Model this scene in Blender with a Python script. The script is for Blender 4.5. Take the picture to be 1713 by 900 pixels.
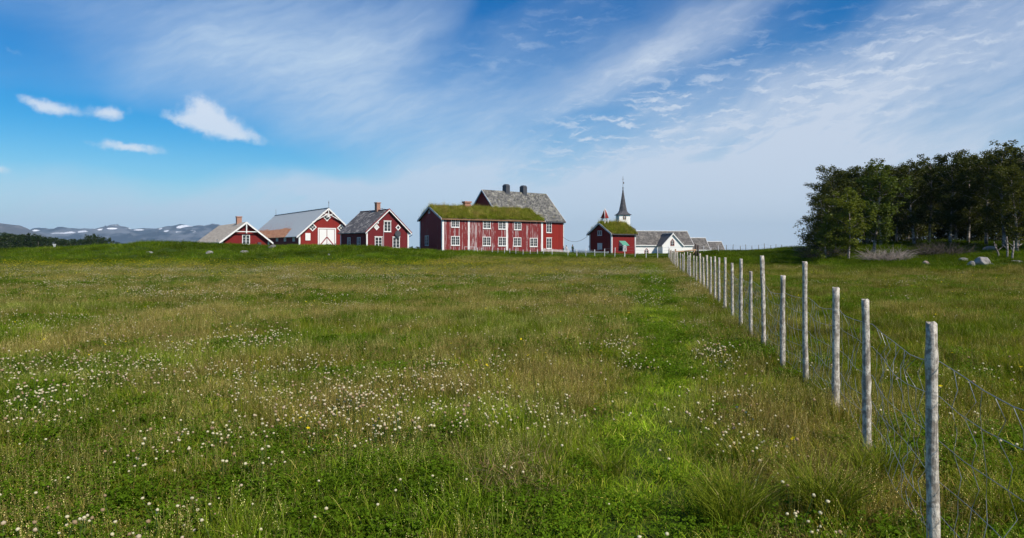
import bpy, bmesh, math, random
import numpy as np
from mathutils import Vector, Matrix
R = math.radians
random.seed(7)
scene = bpy.context.scene
for o in list(bpy.data.objects):
    bpy.data.objects.remove(o)

# ------------------------------------------------------------------ camera, sun, sky, exposure
F, HOR, CX, EYE = 1142.0, 417.0, 856.5, 1.65
cam_d = bpy.data.cameras.new("camera")
cam = bpy.data.objects.new("camera", cam_d)
scene.collection.objects.link(cam)
cam.location = (0, 0, EYE)
cam.rotation_euler = (R(90), 0, 0)
cam_d.sensor_width = 36
cam_d.lens = 36 * F / 1713
cam_d.shift_y = (HOR - 450) / 1713
cam_d.clip_start = 0.05
cam_d.clip_end = 80000
scene.camera = cam

SUN_EL, SUN_AZ = R(42), math.atan2(0.68, -0.73)      # azimuth clockwise from +Y (view direction)
sd = bpy.data.lights.new("sun", 'SUN')
sd.energy = 5.0
sd.angle = R(0.53)
sd.color = (1.0, 0.90, 0.77)
sun = bpy.data.objects.new("sun", sd)
scene.collection.objects.link(sun)
sdir = Vector((math.sin(SUN_AZ) * math.cos(SUN_EL), math.cos(SUN_AZ) * math.cos(SUN_EL), math.sin(SUN_EL)))
sun.rotation_euler = sdir.to_track_quat('Z', 'Y').to_euler()
sun.location = (60, -40, 60)

scene.view_settings.view_transform = 'Standard'
scene.view_settings.look = 'None'
scene.view_settings.exposure = 0.0
scene.view_settings.gamma = 1.0
scene.view_settings.use_curve_mapping = False


class NT:
    """tiny helper to write shader node graphs"""
    def __init__(s, tree):
        s.t = tree
        s.n = tree.nodes
        s.l = tree.links

    def node(s, kind, **kw):
        n = s.n.new(kind)
        for k, v in kw.items():
            setattr(n, k, v)
        return n

    def put(s, sock, v):
        if isinstance(v, bpy.types.NodeSocket):
            s.l.new(v, sock)
        else:
            sock.default_value = v

    def m(s, op, a, b=0.0, c=0.0, clamp=False):
        n = s.node('ShaderNodeMath', operation=op)
        n.use_clamp = clamp
        s.put(n.inputs[0], a)
        s.put(n.inputs[1], b)
        if op in ('MULTIPLY_ADD', 'SMOOTH_MIN', 'SMOOTH_MAX'):
            s.put(n.inputs[2], c)
        return n.outputs[0]

    def smooth(s, v, a, b, lo=0.0, hi=1.0):
        n = s.node('ShaderNodeMapRange', interpolation_type='SMOOTHSTEP')
        s.put(n.inputs[0], v)
        n.inputs[1].default_value = a
        n.inputs[2].default_value = b
        n.inputs[3].default_value = lo
        n.inputs[4].default_value = hi
        return n.outputs[0]

    def mix(s, f, a, b, mode='MIX'):
        n = s.node('ShaderNodeMix', data_type='RGBA', blend_type=mode)
        s.put(n.inputs[0], f)
        s.put(n.inputs[6], a)
        s.put(n.inputs[7], b)
        return n.outputs[2]

    def noise(s, vec, scale, detail=3.0, rough=0.5, dist=0.0, out=0):
        n = s.node('ShaderNodeTexNoise')
        if vec is not None:
            s.l.new(vec, n.inputs['Vector'])
        n.inputs['Scale'].default_value = scale
        n.inputs['Detail'].default_value = detail
        n.inputs['Roughness'].default_value = rough
        n.inputs['Distortion'].default_value = dist
        return n.outputs[out]

    def vec(s, x, y, z=0.0):
        n = s.node('ShaderNodeCombineXYZ')
        s.put(n.inputs[0], x)
        s.put(n.inputs[1], y)
        s.put(n.inputs[2], z)
        return n.outputs[0]

    def sep(s, v):
        n = s.node('ShaderNodeSeparateXYZ')
        s.l.new(v, n.inputs[0])
        return n.outputs[0], n.outputs[1], n.outputs[2]


def rgb(r, g, b):
    return (r, g, b, 1.0)


# ---- sky: Nishita with high cirrus veils laid over it by direction
world = bpy.data.worlds.new("World")
scene.world = world
world.use_nodes = True
W = NT(world.node_tree)
W.n.clear()
sky = W.node('ShaderNodeTexSky', sky_type='NISHITA')
sky.sun_disc = False
sky.sun_elevation = SUN_EL
sky.sun_rotation = SUN_AZ
sky.altitude = 20
sky.air_density = 1.0
sky.dust_density = 0.3
sky.ozone_density = 2.2
dx, dy, dz = W.sep(W.node('ShaderNodeTexCoord').outputs['Generated'])
deg = 180 / math.pi
az = W.m('MULTIPLY', W.m('ARCTAN2', dx, dy), deg)
el = W.m('MULTIPLY', W.m('ARCSINE', dz), deg)
ae = W.vec(az, el, 0)


def sky_pos(px, py):
    a = math.atan((px - CX) / F)
    return math.degrees(a), math.degrees(math.atan((HOR - py) / F * math.cos(a)))


wn = W.noise(ae, 0.11, 4, 0.55, 0.0, 1)
wx, wy, _ = W.sep(wn)
azw = W.m('ADD', az, W.m('MULTIPLY', W.m('SUBTRACT', wx, 0.5), 5.0))
elw = W.m('ADD', el, W.m('MULTIPLY', W.m('SUBTRACT', wy, 0.5), 3.6))
fn = W.noise(ae, 0.9, 4, 0.6, 0.0, 1)
fx, fy, _ = W.sep(fn)
azf = W.m('ADD', az, W.m('MULTIPLY', W.m('SUBTRACT', fx, 0.5), 1.1))
elf = W.m('ADD', el, W.m('MULTIPLY', W.m('SUBTRACT', fy, 0.5), 0.9))


def blob(px, py, rx, ry, rot, amp, a=None, e=None):
    a = azw if a is None else a
    e = elw if e is None else e
    cx_, cy_ = sky_pos(px, py)
    k = 1.0 / (F * math.pi / 180) * math.cos(math.radians(cx_))
    rx, ry = rx * k, ry * k
    u = W.m('SUBTRACT', a, cx_)
    v = W.m('SUBTRACT', e, cy_)
    c, s_ = math.cos(R(rot)), math.sin(R(rot))
    uu = W.m('MULTIPLY', W.m('MULTIPLY_ADD', u, c, W.m('MULTIPLY', v, s_)), 1 / rx)
    vv = W.m('MULTIPLY', W.m('MULTIPLY_ADD', v, c, W.m('MULTIPLY', u, -s_)), 1 / ry)
    q = W.m('ADD', W.m('MULTIPLY', uu, uu), W.m('MULTIPLY', vv, vv))
    return W.m('MULTIPLY', W.m('EXPONENT', W.m('MULTIPLY', q, -1.0)), amp)


def total(lst):
    t = lst[0]
    for b in lst[1:]:
        t = W.m('ADD', t, b)
    return t


# fibrous structure: streaks rising to the right, and fine ripples
c25, s25 = math.cos(R(22)), math.sin(R(22))
su = W.m('MULTIPLY_ADD', azw, c25, W.m('MULTIPLY', elw, s25))
sv = W.m('MULTIPLY_ADD', elw, c25, W.m('MULTIPLY', azw, -s25))
streak = W.noise(W.vec(W.m('MULTIPLY', su, 0.05), W.m('MULTIPLY', sv, 0.24), 3.1), 1.0, 6, 0.55)
fibre = W.noise(W.vec(W.m('MULTIPLY', su, 0.30), W.m('MULTIPLY', sv, 1.3), 7.7), 1.0, 6, 0.62)
soft = W.noise(W.vec(W.m('MULTIPLY', az, 0.045), W.m('MULTIPLY', el, 0.09), 1.3), 1.0, 4, 0.5)

veil = total([
    W.m('MULTIPLY_ADD', W.m('SUBTRACT', soft, 0.5), 0.7, 0.06),
    blob(480, 95, 290, 110, -6, 0.46),
    blob(330, -20, 400, 60, 0, 0.10),
    blob(620, 200, 240, 70, 10, 0.26),
    blob(900, 190, 330, 48, 24, 0.36),
    blob(1130, 60, 240, 40, 22, 0.20),
    blob(1120, 175, 170, 30, 18, 0.2), blob(1290, 130, 300, 40, 22, 0.14),
    blob(1050, 255, 240, 30, 14, 0.10),
    blob(1420, 220, 420, 95, 17, 0.50),
    blob(1600, 60, 280, 90, 22, 0.42),
    blob(1500, 330, 500, 110, 3, 0.46),
    blob(1000, 335, 420, 80, 4, 0.44),
    blob(560, 312, 120, 20, -4, 0.4), blob(760, 290, 200, 40, 20, 0.2),
    blob(250, 335, 420, 55, 0, 0.34),
    # clear lanes
    blob(90, 225, 320, 68, 0, -0.34),
    blob(480, 265, 170, 40, -8, -0.16),
    blob(770, 60, 150, 42, 42, -0.24),
    blob(975, 190, 150, 28, 16, -0.20),
    blob(1290, 105, 230, 28, 24, -0.18),
    blob(40, 60, 190, 60, 0, -0.10),
])
veil = W.m('MULTIPLY', veil, W.m('MULTIPLY_ADD', streak, 1.7, 0.22))
veil = W.m('MULTIPLY', veil, W.m('MULTIPLY_ADD', fibre, 1.0, 0.52))
low = W.smooth(el, 0.0, 10.0, 0.72, 0.0)
veil = W.m('ADD', W.m('MAXIMUM', veil, 0.0), low)
# mackerel ripples
rip = W.noise(W.vec(W.m('MULTIPLY', azf, 0.42), W.m('MULTIPLY', elf, 1.9), 2.2), 1.0, 5, 0.6, 0.4)
ripm = W.m('MULTIPLY', W.smooth(rip, 0.48, 0.72),
           total([blob(1090, 175, 220, 70, 24, 0.42), blob(1430, 120, 330, 80, 20, 0.34), blob(1010, 220, 140, 40, 10, 0.34), blob(900, 60, 200, 40, 24, 0.22), blob(1300, 220, 300, 50, 16, 0.3)]))
veil = W.m('ADD', veil, ripm)
veil = W.m('MINIMUM', veil, 0.93)
# small crisp clouds on the left
puffs = total([
    blob(92, 180, 37, 13, -6, 1.15, azf, elf), blob(48, 166, 26, 8, -26, 0.55, azf, elf),
    blob(184, 190, 30, 13, 8, 1.15, azf, elf),
    blob(338, 178, 34, 24, -30, 0.95, azf, elf), blob(370, 212, 52, 24, -12, 1.1, azf, elf),
    blob(305, 200, 42, 12, -8, 0.75, azf, elf), blob(420, 230, 60, 9, -12, 0.5, azf, elf),
    blob(217, 246, 58, 9.5, -3, 1.15, azf, elf),
    blob(-4, 284, 18, 10, 0, 1.0, azf, elf), blob(20, 84, 30, 10, -15, 0.42, azf, elf),
])
tex = W.noise(ae, 1.5, 5, 0.62)
puff = W.smooth(W.m('ADD', puffs, W.m('MULTIPLY', W.m('SUBTRACT', tex, 0.5), 0.7)), 0.30, 1.25, 0.0, 0.80)
puff = W.m('MULTIPLY', puff, W.smooth(puffs, 0.04, 0.3))

hs = W.node('ShaderNodeHueSaturation')
hs.inputs['Hue'].default_value = 0.499
hs.inputs['Saturation'].default_value = 1.55
hs.inputs['Value'].default_value = 1.0
W.l.new(sky.outputs[0], hs.inputs['Color'])
bg1 = W.node('ShaderNodeBackground')
W.l.new(W.mix(1.0, hs.outputs[0], rgb(0.22, 0.78, 0.94), 'MULTIPLY'), bg1.inputs[0])
bg1.inputs[1].default_value = 0.118
bg2 = W.node('ShaderNodeBackground')
lav = W.smooth(az, -25, 25)
W.l.new(W.mix(lav, rgb(0.56, 0.71, 0.88), rgb(0.64, 0.72, 0.85)), bg2.inputs[0])
bg2.inputs[1].default_value = 1.0
bg3 = W.node('ShaderNodeBackground')
bg3.inputs[0].default_value = rgb(0.80, 0.86, 0.95)
bg3.inputs[1].default_value = 1.0
ms = W.node('ShaderNodeMixShader')
W.l.new(veil, ms.inputs[0])
W.l.new(bg1.outputs[0], ms.inputs[1])
W.l.new(bg2.outputs[0], ms.inputs[2])
ms2 = W.node('ShaderNodeMixShader')
W.l.new(puff, ms2.inputs[0])
W.l.new(ms.outputs[0], ms2.inputs[1])
W.l.new(bg3.outputs[0], ms2.inputs[2])
W.l.new(ms2.outputs[0], W.node('ShaderNodeOutputWorld').inputs[0])

# ------------------------------------------------------------------ helpers
COL = scene.collection


def hash2(ix, iy, seed):
    h = (ix.astype(np.int64) * 374761393 + iy.astype(np.int64) * 668265263 + seed * 1442695041) & 0xffffffff
    h = ((h ^ (h >> 13)) * 1274126177) & 0xffffffff
    h = (h ^ (h >> 16)) & 0xffffff
    return h / float(0xffffff)


def vnoise(x, y, seed=0):
    x = np.asarray(x, float)
    y = np.asarray(y, float)
    ix, iy = np.floor(x), np.floor(y)
    fx_, fy_ = x - ix, y - iy
    fx_ = fx_ * fx_ * (3 - 2 * fx_)
    fy_ = fy_ * fy_ * (3 - 2 * fy_)
    a = hash2(ix, iy, seed)
    b = hash2(ix + 1, iy, seed)
    c = hash2(ix, iy + 1, seed)
    d = hash2(ix + 1, iy + 1, seed)
    return (a * (1 - fx_) + b * fx_) * (1 - fy_) + (c * (1 - fx_) + d * fx_) * fy_


def fbm(x, y, scale, seed=0, oct_=4, gain=0.5):
    t, amp, nrm = 0.0, 1.0, 0.0
    x = np.asarray(x, float) / scale
    y = np.asarray(y, float) / scale
    for i in range(oct_):
        t = t + amp * vnoise(x + 17.3 * i, y - 9.1 * i, seed + i * 31)
        nrm += amp
        amp *= gain
        x = x * 2.03
        y = y * 2.03
    return t / nrm


def sst(a, b, v):
    t = np.clip((np.asarray(v, float) - a) / (b - a), 0, 1)
    return t * t * (3 - 2 * t)


def props(o, label=None, cat=None, group=None, kind=None):
    if label:
        o['label'] = label
    if cat:
        o['category'] = cat
    if group:
        o['group'] = group
    if kind:
        o['kind'] = kind
    return o


def thing(name, label, cat, loc=(0, 0, 0), rz=0.0, group=None):
    o = bpy.data.objects.new(name, None)
    o.empty_display_size = 0.2
    COL.objects.link(o)
    o.location = loc
    o.rotation_euler = (0, 0, rz)
    return props(o, label, cat, group)


def link_mesh(name, me, mat, parent=None):
    if mat is not None:
        for m_ in (mat if isinstance(mat, (list, tuple)) else [mat]):
            me.materials.append(m_)
    o = bpy.data.objects.new(name, me)
    COL.objects.link(o)
    if parent is not None:
        o.parent = parent
    return o


def np_mesh(name, verts, faces, cols=None, smooth=False):
    """verts (n,3); faces: list of (m,k) int arrays"""
    me = bpy.data.meshes.new(name)
    verts = np.asarray(verts, np.float32)
    me.vertices.add(len(verts))
    me.vertices.foreach_set('co', verts.ravel())
    faces = [f for f in faces if len(f)]
    loops = np.concatenate([f.ravel() for f in faces]).astype(np.int32)
    sizes = np.concatenate([np.full(len(f), f.shape[1]) for f in faces]).astype(np.int32)
    starts = np.concatenate([[0], np.cumsum(sizes)[:-1]]).astype(np.int32)
    me.loops.add(len(loops))
    me.loops.foreach_set('vertex_index', loops)
    me.polygons.add(len(sizes))
    me.polygons.foreach_set('loop_start', starts)
    me.polygons.foreach_set('loop_total', sizes)
    if smooth:
        me.polygons.foreach_set('use_smooth', np.ones(len(sizes), bool))
    me.update(calc_edges=True)
    if cols is not None:
        a = me.color_attributes.new('col', 'FLOAT_COLOR', 'POINT')
        c4 = np.ones((len(verts), 4), np.float32)
        c4[:, :3] = cols
        a.data.foreach_set('color', c4.ravel())
    me.validate()
    return me


class MB:
    """collects solids, then becomes ONE mesh object"""
    def __init__(s):
        s.bm = bmesh.new()

    def hull(s, pts, faces):
        vs = [s.bm.verts.new(p) for p in pts]
        for f in faces:
            s.bm.faces.new([vs[i] for i in f])
        return s

    def box(s, x0, x1, y0, y1, z0, z1):
        p = [(x, y, z) for z in (z0, z1) for y in (y0, y1) for x in (x0, x1)]
        return s.hull(p, [(0, 2, 3, 1), (4, 5, 7, 6), (0, 1, 5, 4), (2, 6, 7, 3), (0, 4, 6, 2), (1, 3, 7, 5)])

    def prism(s, poly, d0, d1, fr):
        """poly of (s,z) extruded between outward depths d0,d1 in wall frame fr"""
        n = len(poly)
        p = [fr(a, b, d0) for a, b in poly] + [fr(a, b, d1) for a, b in poly]
        f = [tuple(range(n))[::-1], tuple(range(n, 2 * n))]
        for i in range(n):
            j = (i + 1) % n
            f.append((i, j, n + j, n + i))
        return s.hull(p, f)

    def rect(s, s0, s1, z0, z1, d0, d1, fr):
        return s.prism([(s0, z0), (s1, z0), (s1, z1), (s0, z1)], d0, d1, fr)

    def bar2(s, a, b, w, d0, d1, fr):
        """flat bar of width w in the wall plane from a to b"""
        ax, az_ = a
        bx_, bz = b
        L = math.hypot(bx_ - ax, bz - az_)
        nx, nz = -(bz - az_) / L * w / 2, (bx_ - ax) / L * w / 2
        return s.prism([(ax - nx, az_ - nz), (bx_ - nx, bz - nz), (bx_ + nx, bz + nz), (ax + nx, az_ + nz)], d0, d1, fr)

    def tube(s, pts, rad, seg=8, cap=True):
        """tube along pts, rad number or list"""
        pts = [Vector(p) for p in pts]
        n = len(pts)
        rings = []
        up = Vector((0, 0, 1))
        for i, p in enumerate(pts):
            t = (pts[min(i + 1, n - 1)] - pts[max(i - 1, 0)]).normalized()
            a = t.cross(up)
            if a.length < 1e-3:
                a = t.cross(Vector((1, 0, 0)))
            a.normalize()
            b = a.cross(t).normalized()
            r = rad[i] if isinstance(rad, (list, tuple)) else rad
            rings.append([s.bm.verts.new(p + (a * math.cos(2 * math.pi * k / seg) + b * math.sin(2 * math.pi * k / seg)) * r) for k in range(seg)])
        for i in range(n - 1):
            for k in range(seg):
                j = (k + 1) % seg
                f = s.bm.faces.new((rings[i][k], rings[i][j], rings[i + 1][j], rings[i + 1][k]))
                f.smooth = True
        if cap:
            s.bm.faces.new(rings[0][::-1])
            s.bm.faces.new(rings[-1])
        return s

    def cone(s, c, r0, r1, h, seg=12):
        return s.tube([c, (c[0], c[1], c[2] + h)], [r0, max(r1, 1e-3)], seg)

    def ball(s, c, r, sub=1, sc=(1, 1, 1)):
        m_ = Matrix.Translation(c) @ Matrix.Diagonal((sc[0], sc[1], sc[2], 1))
        g = bmesh.ops.create_icosphere(s.bm, subdivisions=sub, radius=r, matrix=m_)
        for v in g['verts']:
            for f in v.link_faces:
                f.smooth = True
        return s

    def build(s, name, mat, parent=None):
        bmesh.ops.recalc_face_normals(s.bm, faces=s.bm.faces)
        me = bpy.data.meshes.new(name)
        s.bm.to_mesh(me)
        s.bm.free()
        return link_mesh(name, me, mat, parent)


def copy_tree(o, parent=None):
    c = o.copy()
    COL.objects.link(c)
    if parent is not None:
        c.parent = parent
    for ch in list(o.children):
        copy_tree(ch, c)
    return c


def at(px, Y, z=None, py=None):
    x = (px - CX) / F * Y
    if py is not None:
        z = EYE - (py - HOR) / F * Y
    return Vector((x, Y, z if z is not None else float(ground_z(x, Y))))


# ------------------------------------------------------------------ materials
def material(name, rough=0.8):
    m_ = bpy.data.materials.new(name)
    m_.use_nodes = True
    t = NT(m_.node_tree)
    bs = m_.node_tree.nodes['Principled BSDF']
    bs.inputs['Roughness'].default_value = rough
    bs.inputs['Specular IOR Level'].default_value = 0.3
    return m_, t, bs


def obj_coord(t):
    return t.node('ShaderNodeTexCoord').outputs['Object']


def bump(t, bs, h, strength=0.3, dist=0.02):
    b = t.node('ShaderNodeBump')
    b.inputs['Strength'].default_value = strength
    b.inputs['Distance'].default_value = dist
    t.l.new(h, b.inputs['Height'])
    t.l.new(b.outputs[0], bs.inputs['Normal'])


def painted(name, c1, c2, amount=0.3, rough=0.75, sc=1.5):
    m_, t, bs = material(name, rough)
    oc = obj_coord(t)
    n1 = t.noise(oc, sc, 5, 0.6)
    n2 = t.noise(oc, sc * 9, 3, 0.6)
    f = t.smooth(t.m('ADD', t.m('MULTIPLY', n1, 0.6), t.m('MULTIPLY', n2, 0.4)), 0.62 - amount, 0.72)
    t.l.new(t.mix(f, rgb(*c1), rgb(*c2)), bs.inputs['Base Color'])
    bump(t, bs, n2, 0.15)
    return m_


def boards(name, base, worn, wear=0.0, pitch=0.16, dark=(0.05, 0.01, 0.01)):
    """vertically boarded painted wall; wear 0..1 lets bare grey wood through"""
    m_, t, bs = material(name, 0.75)
    x, y, z = t.sep(obj_coord(t))
    s_ = t.m('ADD', x, y)
    bi = t.m('FLOOR', t.m('DIVIDE', s_, pitch))
    fr = t.m('FRACT', t.m('DIVIDE', s_, pitch))
    wn_ = t.node('ShaderNodeTexWhiteNoise', noise_dimensions='1D')
    t.l.new(bi, wn_.inputs['W'])
    rnd = wn_.outputs['Value']
    grain = t.noise(t.vec(t.m('MULTIPLY', s_, 9.0), t.m('MULTIPLY', z, 0.75), 0.0), 1.0, 6, 0.68)
    blot = t.noise(t.vec(t.m('MULTIPLY', s_, 1.1), t.m('MULTIPLY', z, 0.5), 4.0), 1.0, 4, 0.6)
    col = t.mix(t.m('MULTIPLY', rnd, 0.35), rgb(*base), rgb(base[0] * 0.62, base[1] * 0.6, base[2] * 0.6))
    if wear > 0:
        k = t.m('ADD', t.m('ADD', t.m('MULTIPLY', grain, 1.0), t.m('MULTIPLY', rnd, 0.26)), t.m('MULTIPLY', blot, 0.28))
        f = t.smooth(k, 1.06 - 0.30 * wear, 1.16 - 0.30 * wear, 0, 0.9)
        col = t.mix(f, col, rgb(*worn))
    groove = t.m('MAXIMUM', t.smooth(fr, 0.0, 0.10, 1, 0), t.smooth(fr, 0.90, 1.0, 0, 1))
    col = t.mix(t.m('MULTIPLY', groove, 0.25), col, rgb(*dark))
    t.l.new(col, bs.inputs['Base Color'])
    h = t.m('SUBTRACT', t.m('MULTIPLY', grain, 0.3), groove)
    bump(t, bs, h, 0.7, 0.03)
    return m_


M = {}
M['red_a'] = boards('red_paint', (0.21, 0.014, 0.013), (0.4, 0.3, 0.3))
M['red_barn'] = boards('barn_red_paint', (0.26, 0.020, 0.015), (0.4, 0.3, 0.3))
M['red_c'] = boards('dull_red_paint', (0.165, 0.015, 0.019), (0.4, 0.3, 0.3))
M['red_worn'] = boards('peeling_red_paint', (0.22, 0.026, 0.027), (0.46, 0.36, 0.36), wear=0.88, pitch=0.19)
M['red_worn_shade'] = boards('peeling_gable_lifted_shade', (0.27, 0.028, 0.030), (0.36, 0.28, 0.28), wear=0.45, pitch=0.19)  # peeling red with its base colour lifted to brighten the shaded gable
M['red_e'] = boards('bright_red_paint', (0.27, 0.019, 0.012), (0.4, 0.3, 0.3))
M['white'] = painted('white_paint', (0.80, 0.79, 0.77), (0.62, 0.60, 0.56), 0.05)
M['greywhite'] = painted('weathered_white_paint', (0.62, 0.62, 0.62), (0.42, 0.42, 0.42), 0.15)
M['limewash'] = painted('limewash', (0.88, 0.87, 0.84), (0.78, 0.77, 0.74), 0.05, 0.9)
M['dark_wood'] = painted('dark_wood', (0.05, 0.035, 0.03), (0.10, 0.075, 0.06), 0.2)
M['brown_wood'] = painted('brown_wood', (0.25, 0.13, 0.07), (0.36, 0.22, 0.13), 0.2)
M['tan_wood'] = painted('tan_wood', (0.50, 0.33, 0.20), (0.38, 0.22, 0.12), 0.2)
M['green_tin'] = painted('green_tin', (0.10, 0.34, 0.24), (0.14, 0.30, 0.22), 0.2, 0.5)
M['metal_dark'] = painted('dark_metal', (0.06, 0.065, 0.075), (0.09, 0.09, 0.10), 0.2, 0.5)
M['iron'] = painted('iron', (0.08, 0.08, 0.08), (0.14, 0.10, 0.08), 0.2, 0.6)
M['pink_frame'] = painted('red_brown_paint', (0.42, 0.16, 0.13), (0.5, 0.26, 0.22), 0.2)
M['stain_red'] = painted('red_trim_paint', (0.26, 0.03, 0.035), (0.2, 0.03, 0.03), 0.2)

m_, t, bs = material('window_glass', 0.12)
bs.inputs['Specular IOR Level'].default_value = 0.6
t.l.new(t.mix(t.noise(obj_coord(t), 1.1, 2), rgb(0.012, 0.014, 0.018), rgb(0.07, 0.08, 0.09)), bs.inputs['Base Color'])
M['glass'] = m_


def shingles(name, a, b, c, sc=1.0, moss=0.0, row=0.28):
    m_, t, bs = material(name, 0.8)
    x, y, z = t.sep(obj_coord(t))
    rowv = t.m('DIVIDE', z, row)
    ri = t.m('FLOOR', rowv)
    ci = t.m('FLOOR', t.m('ADD', t.m('DIVIDE', t.m('ADD', y, x), 0.34), t.m('MULTIPLY', ri, 0.5)))
    wn_ = t.node('ShaderNodeTexWhiteNoise', noise_dimensions='2D')
    t.l.new(t.vec(ri, ci), wn_.inputs['Vector'])
    n1 = t.noise(obj_coord(t), 0.9 * sc, 5, 0.65)
    n2 = t.noise(obj_coord(t), 3.2 * sc, 4, 0.6)
    col = t.mix(wn_.outputs['Value'], rgb(*a), rgb(*b))
    k = t.m('ADD', t.m('MULTIPLY', n1, 0.45), t.m('MULTIPLY', n2, 0.55))
    col = t.mix(t.smooth(k, 0.49, 0.62, 0, 0.9), col, rgb(*c))
    if moss:
        col = t.mix(t.smooth(t.noise(obj_coord(t), 1.6, 4, 0.6), 0.56, 0.68, 0, moss), col, rgb(0.20, 0.19, 0.07))
    t.l.new(col, bs.inputs['Base Color'])
    gap = t.smooth(t.m('FRACT', rowv), 0.0, 0.16, 0, 1)
    bump(t, bs, t.m('ADD', gap, t.m('MULTIPLY', wn_.outputs['Value'], 0.6)), 0.8, 0.04)
    return m_


M['slate_c'] = shingles('mottled_slate', (0.075, 0.075, 0.08), (0.13, 0.12, 0.12), (0.40, 0.37, 0.34), 0.75)
M['slate_e'] = shingles('lichened_slate', (0.055, 0.055, 0.055), (0.17, 0.165, 0.15), (0.34, 0.33, 0.28), 0.9, 0.45)
M['slate_g'] = shingles('church_slate', (0.07, 0.065, 0.06), (0.15, 0.14, 0.13), (0.26, 0.24, 0.21), 0.8)
M['spire'] = shingles('spire_slate', (0.055, 0.055, 0.065), (0.09, 0.09, 0.10), (0.14, 0.13, 0.13), 1.5)
M['tower_slate'] = shingles('dark_church_slate', (0.09, 0.09, 0.095), (0.12, 0.12, 0.12), (0.17, 0.16, 0.15), 1.2)
# board roof of the small left house
m_, t, bs = material('grey_board_roof', 0.8)
x, y, z = t.sep(obj_coord(t))
n1 = t.noise(t.vec(t.m('MULTIPLY', y, 0.8), t.m('MULTIPLY', z, 7.0), x), 1.0, 5, 0.65)
t.l.new(t.mix(t.smooth(n1, 0.3, 0.7), rgb(0.38, 0.31, 0.23), rgb(0.62, 0.54, 0.43)), bs.inputs['Base Color'])
bump(t, bs, n1, 0.5, 0.03)
M['board_roof'] = m_
# corrugated metal with rust
m_, t, bs = material('rusted_roof_sheet', 0.5)
oc = obj_coord(t)
x, y, z = t.sep(oc)
nn = t.noise(t.vec(t.m('MULTIPLY', y, 0.22), t.m('MULTIPLY', z, 0.9), 0.0), 1.0, 6, 0.6)
n3 = t.noise(t.vec(t.m('MULTIPLY', y, 1.3), t.m('MULTIPLY', z, 2.4), 0.0), 1.0, 6, 0.65)
zz = t.m('ADD', z, t.m('MULTIPLY', t.m('SUBTRACT', nn, 0.5), 1.2))
low_ = t.m('MULTIPLY', t.smooth(zz, 5.9, 6.25, 1, 0), t.smooth(t.m('SUBTRACT', y, t.m('MULTIPLY', z, 1.1)), 2.2, 2.9))
zone = t.m('MULTIPLY', t.smooth(zz, 8.6, 6.0, 0, 1), t.smooth(t.m('SUBTRACT', y, t.m('MULTIPLY', z, 0.9)), 4.0, 7.0))
rim = t.m('MULTIPLY', zone, t.smooth(n3, 0.50, 0.62, 0, 0.75))
sheet = t.mix(n3, rgb(0.40, 0.43, 0.42), rgb(0.56, 0.58, 0.56))
rust = t.mix(t.smooth(n3, 0.35, 0.65), rgb(0.42, 0.14, 0.035), rgb(0.68, 0.34, 0.15))
pk = t.mix(rim, sheet, rgb(0.42, 0.22, 0.20))
t.l.new(t.mix(low_, pk, rust), bs.inputs['Base Color'])
bump(t, bs, t.m('SINE', t.m('MULTIPLY', y, 40)), 0.4, 0.02)
M['metal_roof'] = m_
# brick
m_, t, bs = material('chimney_brick', 0.85)
bk = t.node('ShaderNodeTexBrick')
x, y, z = t.sep(obj_coord(t))
t.l.new(t.vec(t.m('ADD', x, y), z, 0.0), bk.inputs['Vector'])
bk.inputs['Color1'].default_value = rgb(0.46, 0.20, 0.11)
bk.inputs['Color2'].default_value = rgb(0.34, 0.15, 0.09)
bk.inputs['Mortar'].default_value = rgb(0.36, 0.30, 0.27)
bk.inputs['Scale'].default_value = 1.0
bk.inputs['Brick Width'].default_value = 0.23
bk.inputs['Row Height'].default_value = 0.075
bk.inputs['Mortar Size'].default_value = 0.008
t.l.new(bk.outputs[0], bs.inputs['Base Color'])
M['brick'] = m_
# stone
def stone_mat(name, a, b):
    m_, t, bs = material(name, 0.9)
    oc = obj_coord(t)
    n1 = t.noise(oc, 2.2, 6, 0.65)
    n2 = t.noise(oc, 9.0, 5, 0.6)
    col = t.mix(t.smooth(n1, 0.35, 0.65), rgb(*a), rgb(*b))
    col = t.mix(t.smooth(n2, 0.58, 0.68, 0, 0.6), col, rgb(0.10, 0.10, 0.07))
    t.l.new(col, bs.inputs['Base Color'])
    bump(t, bs, n2, 0.6, 0.05)
    return m_


M['stone'] = stone_mat('pale_stone', (0.20, 0.19, 0.17), (0.38, 0.36, 0.33))
M['stone_pink'] = stone_mat('pinkish_stone', (0.26, 0.19, 0.16), (0.40, 0.31, 0.27))
M['stone_dark'] = stone_mat('dark_stone', (0.10, 0.10, 0.095), (0.24, 0.23, 0.21))
# post wood
m_, t, bs = material('silvered_post_wood', 0.8)
ob = t.node('ShaderNodeObjectInfo')
x, y, z = t.sep(obj_coord(t))
rv = t.m('MULTIPLY', ob.outputs['Random'], 30.0)
ringn = t.noise(t.vec(t.m('MULTIPLY', x, 14.0), t.m('MULTIPLY', y, 14.0), t.m('ADD', t.m('MULTIPLY', z, 42.0), rv)), 1.0, 4, 0.6)
patch = t.noise(t.vec(t.m('MULTIPLY', x, 26.0), t.m('MULTIPLY', y, 26.0), t.m('ADD', t.m('MULTIPLY', z, 15.0), rv)), 1.0, 6, 0.7)
crack = t.noise(t.vec(t.m('MULTIPLY', x, 90.0), t.m('MULTIPLY', y, 90.0), t.m('ADD', t.m('MULTIPLY', z, 3.0), rv)), 1.0, 4, 0.6)
col = t.mix(t.smooth(patch, 0.42, 0.58), rgb(0.28, 0.245, 0.20), rgb(0.66, 0.61, 0.52))
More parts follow.
